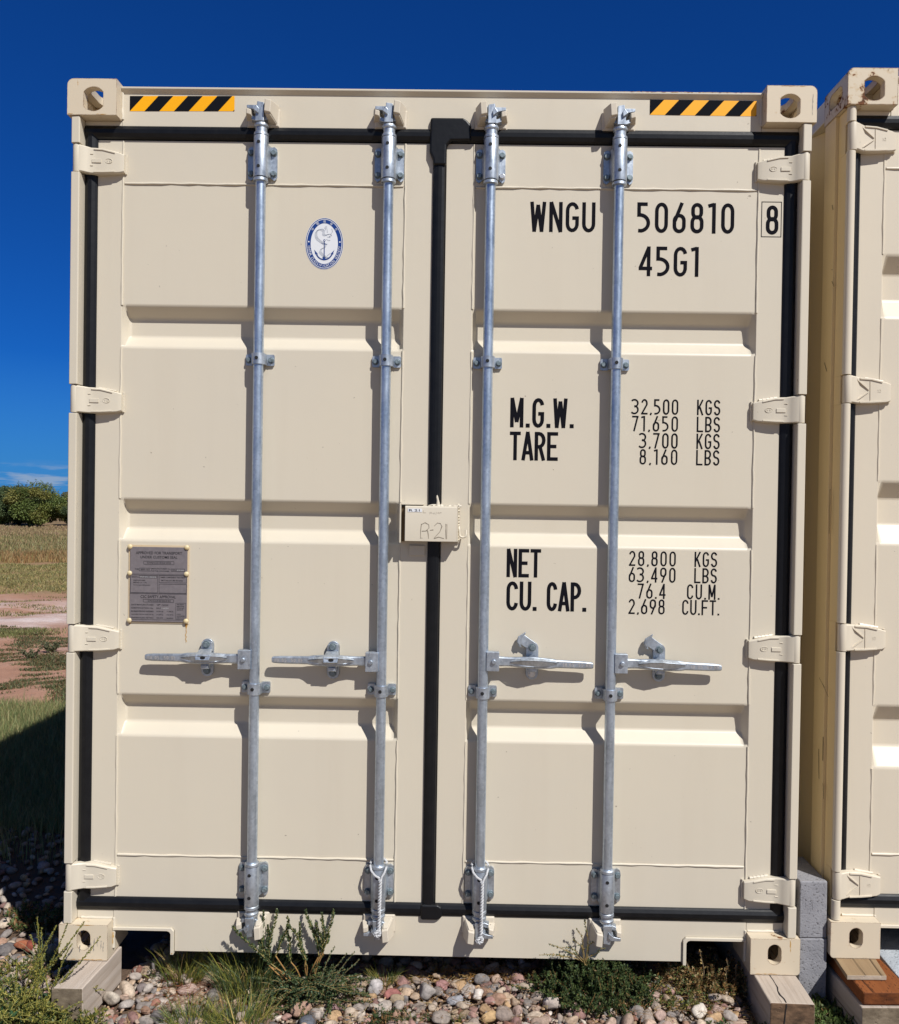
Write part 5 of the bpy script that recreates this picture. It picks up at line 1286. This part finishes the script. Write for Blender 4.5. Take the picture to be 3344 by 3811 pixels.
# ------------------------------------------------------------------ field grass and trees
def vnoise(x, y, s, seed):
    r = np.random.default_rng(seed); k = r.normal(size=(10, 2))*s; ph = r.uniform(0, 6.283, 10)
    return sum(np.sin(k[i, 0]*x+k[i, 1]*y*1.6+ph[i]) for i in range(10))/4.5
def thin_stalks():
    P = Plant(77); base = np.array((.93, .10, gz(.93, .1)+.008))
    for t in ((.913, .06, .042), (1.0, .05, .022), (.995, .02, .017), (.86, .08, .035), (1.035, .05, .0), (.79, .10, .03)):
        c = P.curve(base+np.array([(t[0]-.93)*.7, 0, 0]), t, (.01, 0, .01), 10, .006); P.stem(c, .0014, .0008, (.36, .27, .17)); P.dress(c, 150, .012, .005, STRAW+BLUEG[:1], .3, .9)
    P.make('weed', 'a few thin pale dry stalks before the right sill pocket', 'weed', base)
thin_stalks()
def field_grass():
    rng = np.random.default_rng(5); Vs, Cs = [], []
    def zone(n, y0, y1, h0, h1, w, cols, thr, s, seed, xa=-.62, xb=-.40, power=1.0, lean=.6):
        y = y0+(y1-y0)*rng.random(n)**power; x = (y+2.8)*(xa+(xb-xa)*rng.random(n)); x = np.minimum(x, -1.30)
        y = y+.07*y*vnoise(x, y, .35+2/(y0+1), seed+40)*np.minimum(1, y0/3); keep = vnoise(x, y, s, seed)+rng.normal(size=n)*.15 > thr; x, y = x[keep], y[keep]; m = len(x)
        h = rng.uniform(h0, h1, m); a = rng.uniform(0, 6.283, m); ln = rng.uniform(0, lean, m)*h; b = rng.uniform(0, 6.283, m)
        z = height(x, y); base = np.c_[x, y, z]; side = np.c_[np.cos(b), np.sin(b), 0*b]*(w*rng.uniform(.6, 1.3, m))[:, None]
        mid = base+np.c_[np.cos(a)*ln*.35, np.sin(a)*ln*.35, h*.6]; tip = base+np.c_[np.cos(a)*ln, np.sin(a)*ln, h]
        V = np.stack([base-side/2, base+side/2, mid+side*.36, mid-side*.36, tip+side*.05, tip-side*.05], 1).reshape(-1, 3)
        c = np.array(cols)[rng.integers(len(cols), size=m)]*rng.uniform(.7, 1.25, (m, 1)); Vs.append(V); Cs.append(np.repeat(c, 6, 0))
    lawn = [(.19, .25, .095), (.25, .29, .11), (.31, .32, .14), (.12, .17, .065), (.40, .35, .17), (.32, .26, .12)]
    zone(52000, 1.4, 3.95, .03, .085, .0035, lawn, -.75, .9, 1)
    zone(9000, 1.0, 4.1, .06, .14, .0035, lawn+[(.3, .25, .1)], -.2, 1.2, 2)
    creep = [(.11, .135, .055), (.14, .14, .065), (.09, .105, .05), (.19, .17, .08), (.20, .12, .06)]
    zone(80000, 3.8, 7.2, .008, .030, .0085, creep, .36, 5.2, 3, lean=1.6)
    zone(16000, 6.2, 7.5, .015, .05, .0085, [(.19, .21, .075), (.15, .18, .06), (.25, .22, .09)], .0, 1.0, 4, lean=1.2)
    zone(16000, 8.6, 12.5, .010, .035, .0115, [(.23, .21, .085), (.28, .23, .09), (.16, .17, .06)], .40, 3.2, 5, lean=1.5)
    zone(34000, 12.0, 17.5, .02, .06, .014, [(.33, .28, .105), (.27, .25, .10), (.38, .30, .13), (.20, .20, .08)], -.45, .6, 6, lean=1.2)
    zone(15000, 17.6, 23, .03, .20, .020, [(.36, .20, .085), (.30, .18, .08), (.28, .23, .09), (.40, .28, .13)], -.5, .5, 7)
    zone(15000, 21, 33, .03, .14, .030, [(.25, .23, .10), (.31, .27, .12), (.34, .24, .12), (.20, .19, .085)], -.5, .35, 8)
    zone(12000, 31, 45, .03, .12, .036, [(.33, .23, .13), (.37, .29, .15), (.28, .22, .11), (.38, .25, .16)], -.8, .3, 9)
    V = np.vstack(Vs); n = len(V)//6; i = np.arange(n)*6
    F = np.vstack([np.c_[i, i+1, i+2, i+3], np.c_[i+3, i+2, i+4, i+5]])
    o = mesh_np('field_grass', V, F, M['leaf'], col=np.vstack(Cs)); o['kind'] = 'stuff'; o['label'] = 'grass and dry herbs growing over the pink dirt field'
field_grass()
def field_herb(label, x, y, n, L, seed):
    P = Plant(seed); base = np.array((x, y, gz(x, y)))
    for k in range(n):
        a = P.r.uniform(0, 6.283); t = base+np.array([math.cos(a)*L*P.r.uniform(.3, 1), math.sin(a)*L*P.r.uniform(.3, 1), L*P.r.uniform(.25, .9)]); c = P.curve(base, t, (0, 0, .02), 6, .01)
        P.stem(c, .004, .002, (.13, .12, .06), 4); P.dress(c, 170, .028, .012, [(.12, .14, .075), (.16, .17, .10), (.09, .11, .05)], .1, .9)
    P.make('field_herb', label, 'herb', base, 'grey green herbs on the bare dirt')
field_herb('grey green herb on the salt crusted dirt, nearer the container', -4.22, 6.25, 24, .14, 81)
field_herb('small grey green herb left of the larger one on bare dirt', -4.22, 5.80, 16, .12, 82)
def tree(label, x, y, w, h, seed, cols, flat=.85):
    P = Plant(seed); r = P.r; base = np.array((x, y, gz(x, y)-.02)); crown = []
    for k in range(7):
        a = r.uniform(0, 6.283); q = r.uniform(.15, .8); t = base+np.array([math.cos(a)*w*.5*q, math.sin(a)*w*.5*q, h*r.uniform(.45, .85)])
        c = P.curve(base+np.array([r.normal()*.02, r.normal()*.02, 0]), t, (0, 0, h*.05), 8, .06); P.stem(c, .055, .012, np.array((.07, .055, .04))*r.uniform(.7, 1.2), 6)
        for j in range(4):
            s = c[r.integers(3, 7)]; e = s+np.array([r.normal()*.3*w*.5, r.normal()*.3*w*.5, r.uniform(-.1, .35)*h]); P.stem(P.curve(s, e, (0, 0, 0), 5, .04), .014, .005, (.08, .06, .045), 4)
    for k in range(34):
        a = r.uniform(0, 6.283); f = r.uniform(0, 1); a2 = r.uniform(-.3, 1) if k > 12 else r.uniform(-1.1, -.2)
        rad = math.sqrt(max(0, 1-a2*a2))*r.uniform(.55, 1)
        crown.append((base+np.array([math.cos(a)*rad*w*.42, math.sin(a)*rad*w*.42, h*(.52+.38*a2*flat)]), r.uniform(.12, .30)*w*.55))
    for c0, cr in crown:
        tint = r.uniform(.75, 1.25); cc = np.array(cols[r.integers(len(cols))])*tint
        for k in range(620):
            v = r.normal(size=3); v /= np.linalg.norm(v); p = c0+v*cr*r.random()**.33*np.array([1, 1, .82])*r.uniform(.9, 1.12)
            if p[2] < base[2]+.07*h+.05*r.random(): continue
            P.leaf(p, v*.7+r.normal(size=3)*.7+np.array([0, 0, -.25]), r.uniform(.06, .12), r.uniform(.04, .07), cc*r.uniform(.7, 1.3))
        for k in range(7):   # stray shoots
            v = r.normal(size=3); v[2] = abs(v[2]); v /= np.linalg.norm(v); p = c0+v*cr*.8; e = p+v*cr*r.uniform(.3, .6); c = P.curve(p, e, (0, 0, 0), 5, .02); P.dress(c, 60, .08, .035, [tuple(cc)], .1, .9)
    P.make('tree', label, 'tree', base, 'low bushy trees at the far side of the field', 'trunk', 'crown')
OL = [(.12, .16, .042), (.16, .18, .046), (.095, .135, .04), (.19, .18, .05)]; BG = [(.095, .135, .055), (.12, .155, .06), (.08, .115, .05)]
tree('dark bushy tree filling the gap between the two front trees', -24.1, 45.4, 2.6, 2.05, 98, BG+OL[:1])
tree('tallest yellow green bushy tree beside the container edge', -22.85, 44.0, 3.9, 2.50, 91, OL)
tree('blue green bushy tree left of the tallest one', -25.3, 44.6, 3.6, 2.34, 92, BG+OL[:1])
tree('low olive bush between container edge and tallest tree', -20.9, 44.2, 3.0, 1.95, 93, OL+BG[:1])
tree('dark green tree behind the gap of the two front trees', -25.6, 47.2, 3.4, 2.35, 94, BG)
tree('olive tree standing behind the low bush', -22.1, 47.6, 3.6, 2.2, 95, BG+OL)
tree('green tree at the left end of the tree row', -28.3, 44.8, 3.4, 2.4, 96, OL+BG)
tree('broad green tree hidden beyond the container side', -18.2, 45.0, 3.6, 2.4, 97, OL+BG)
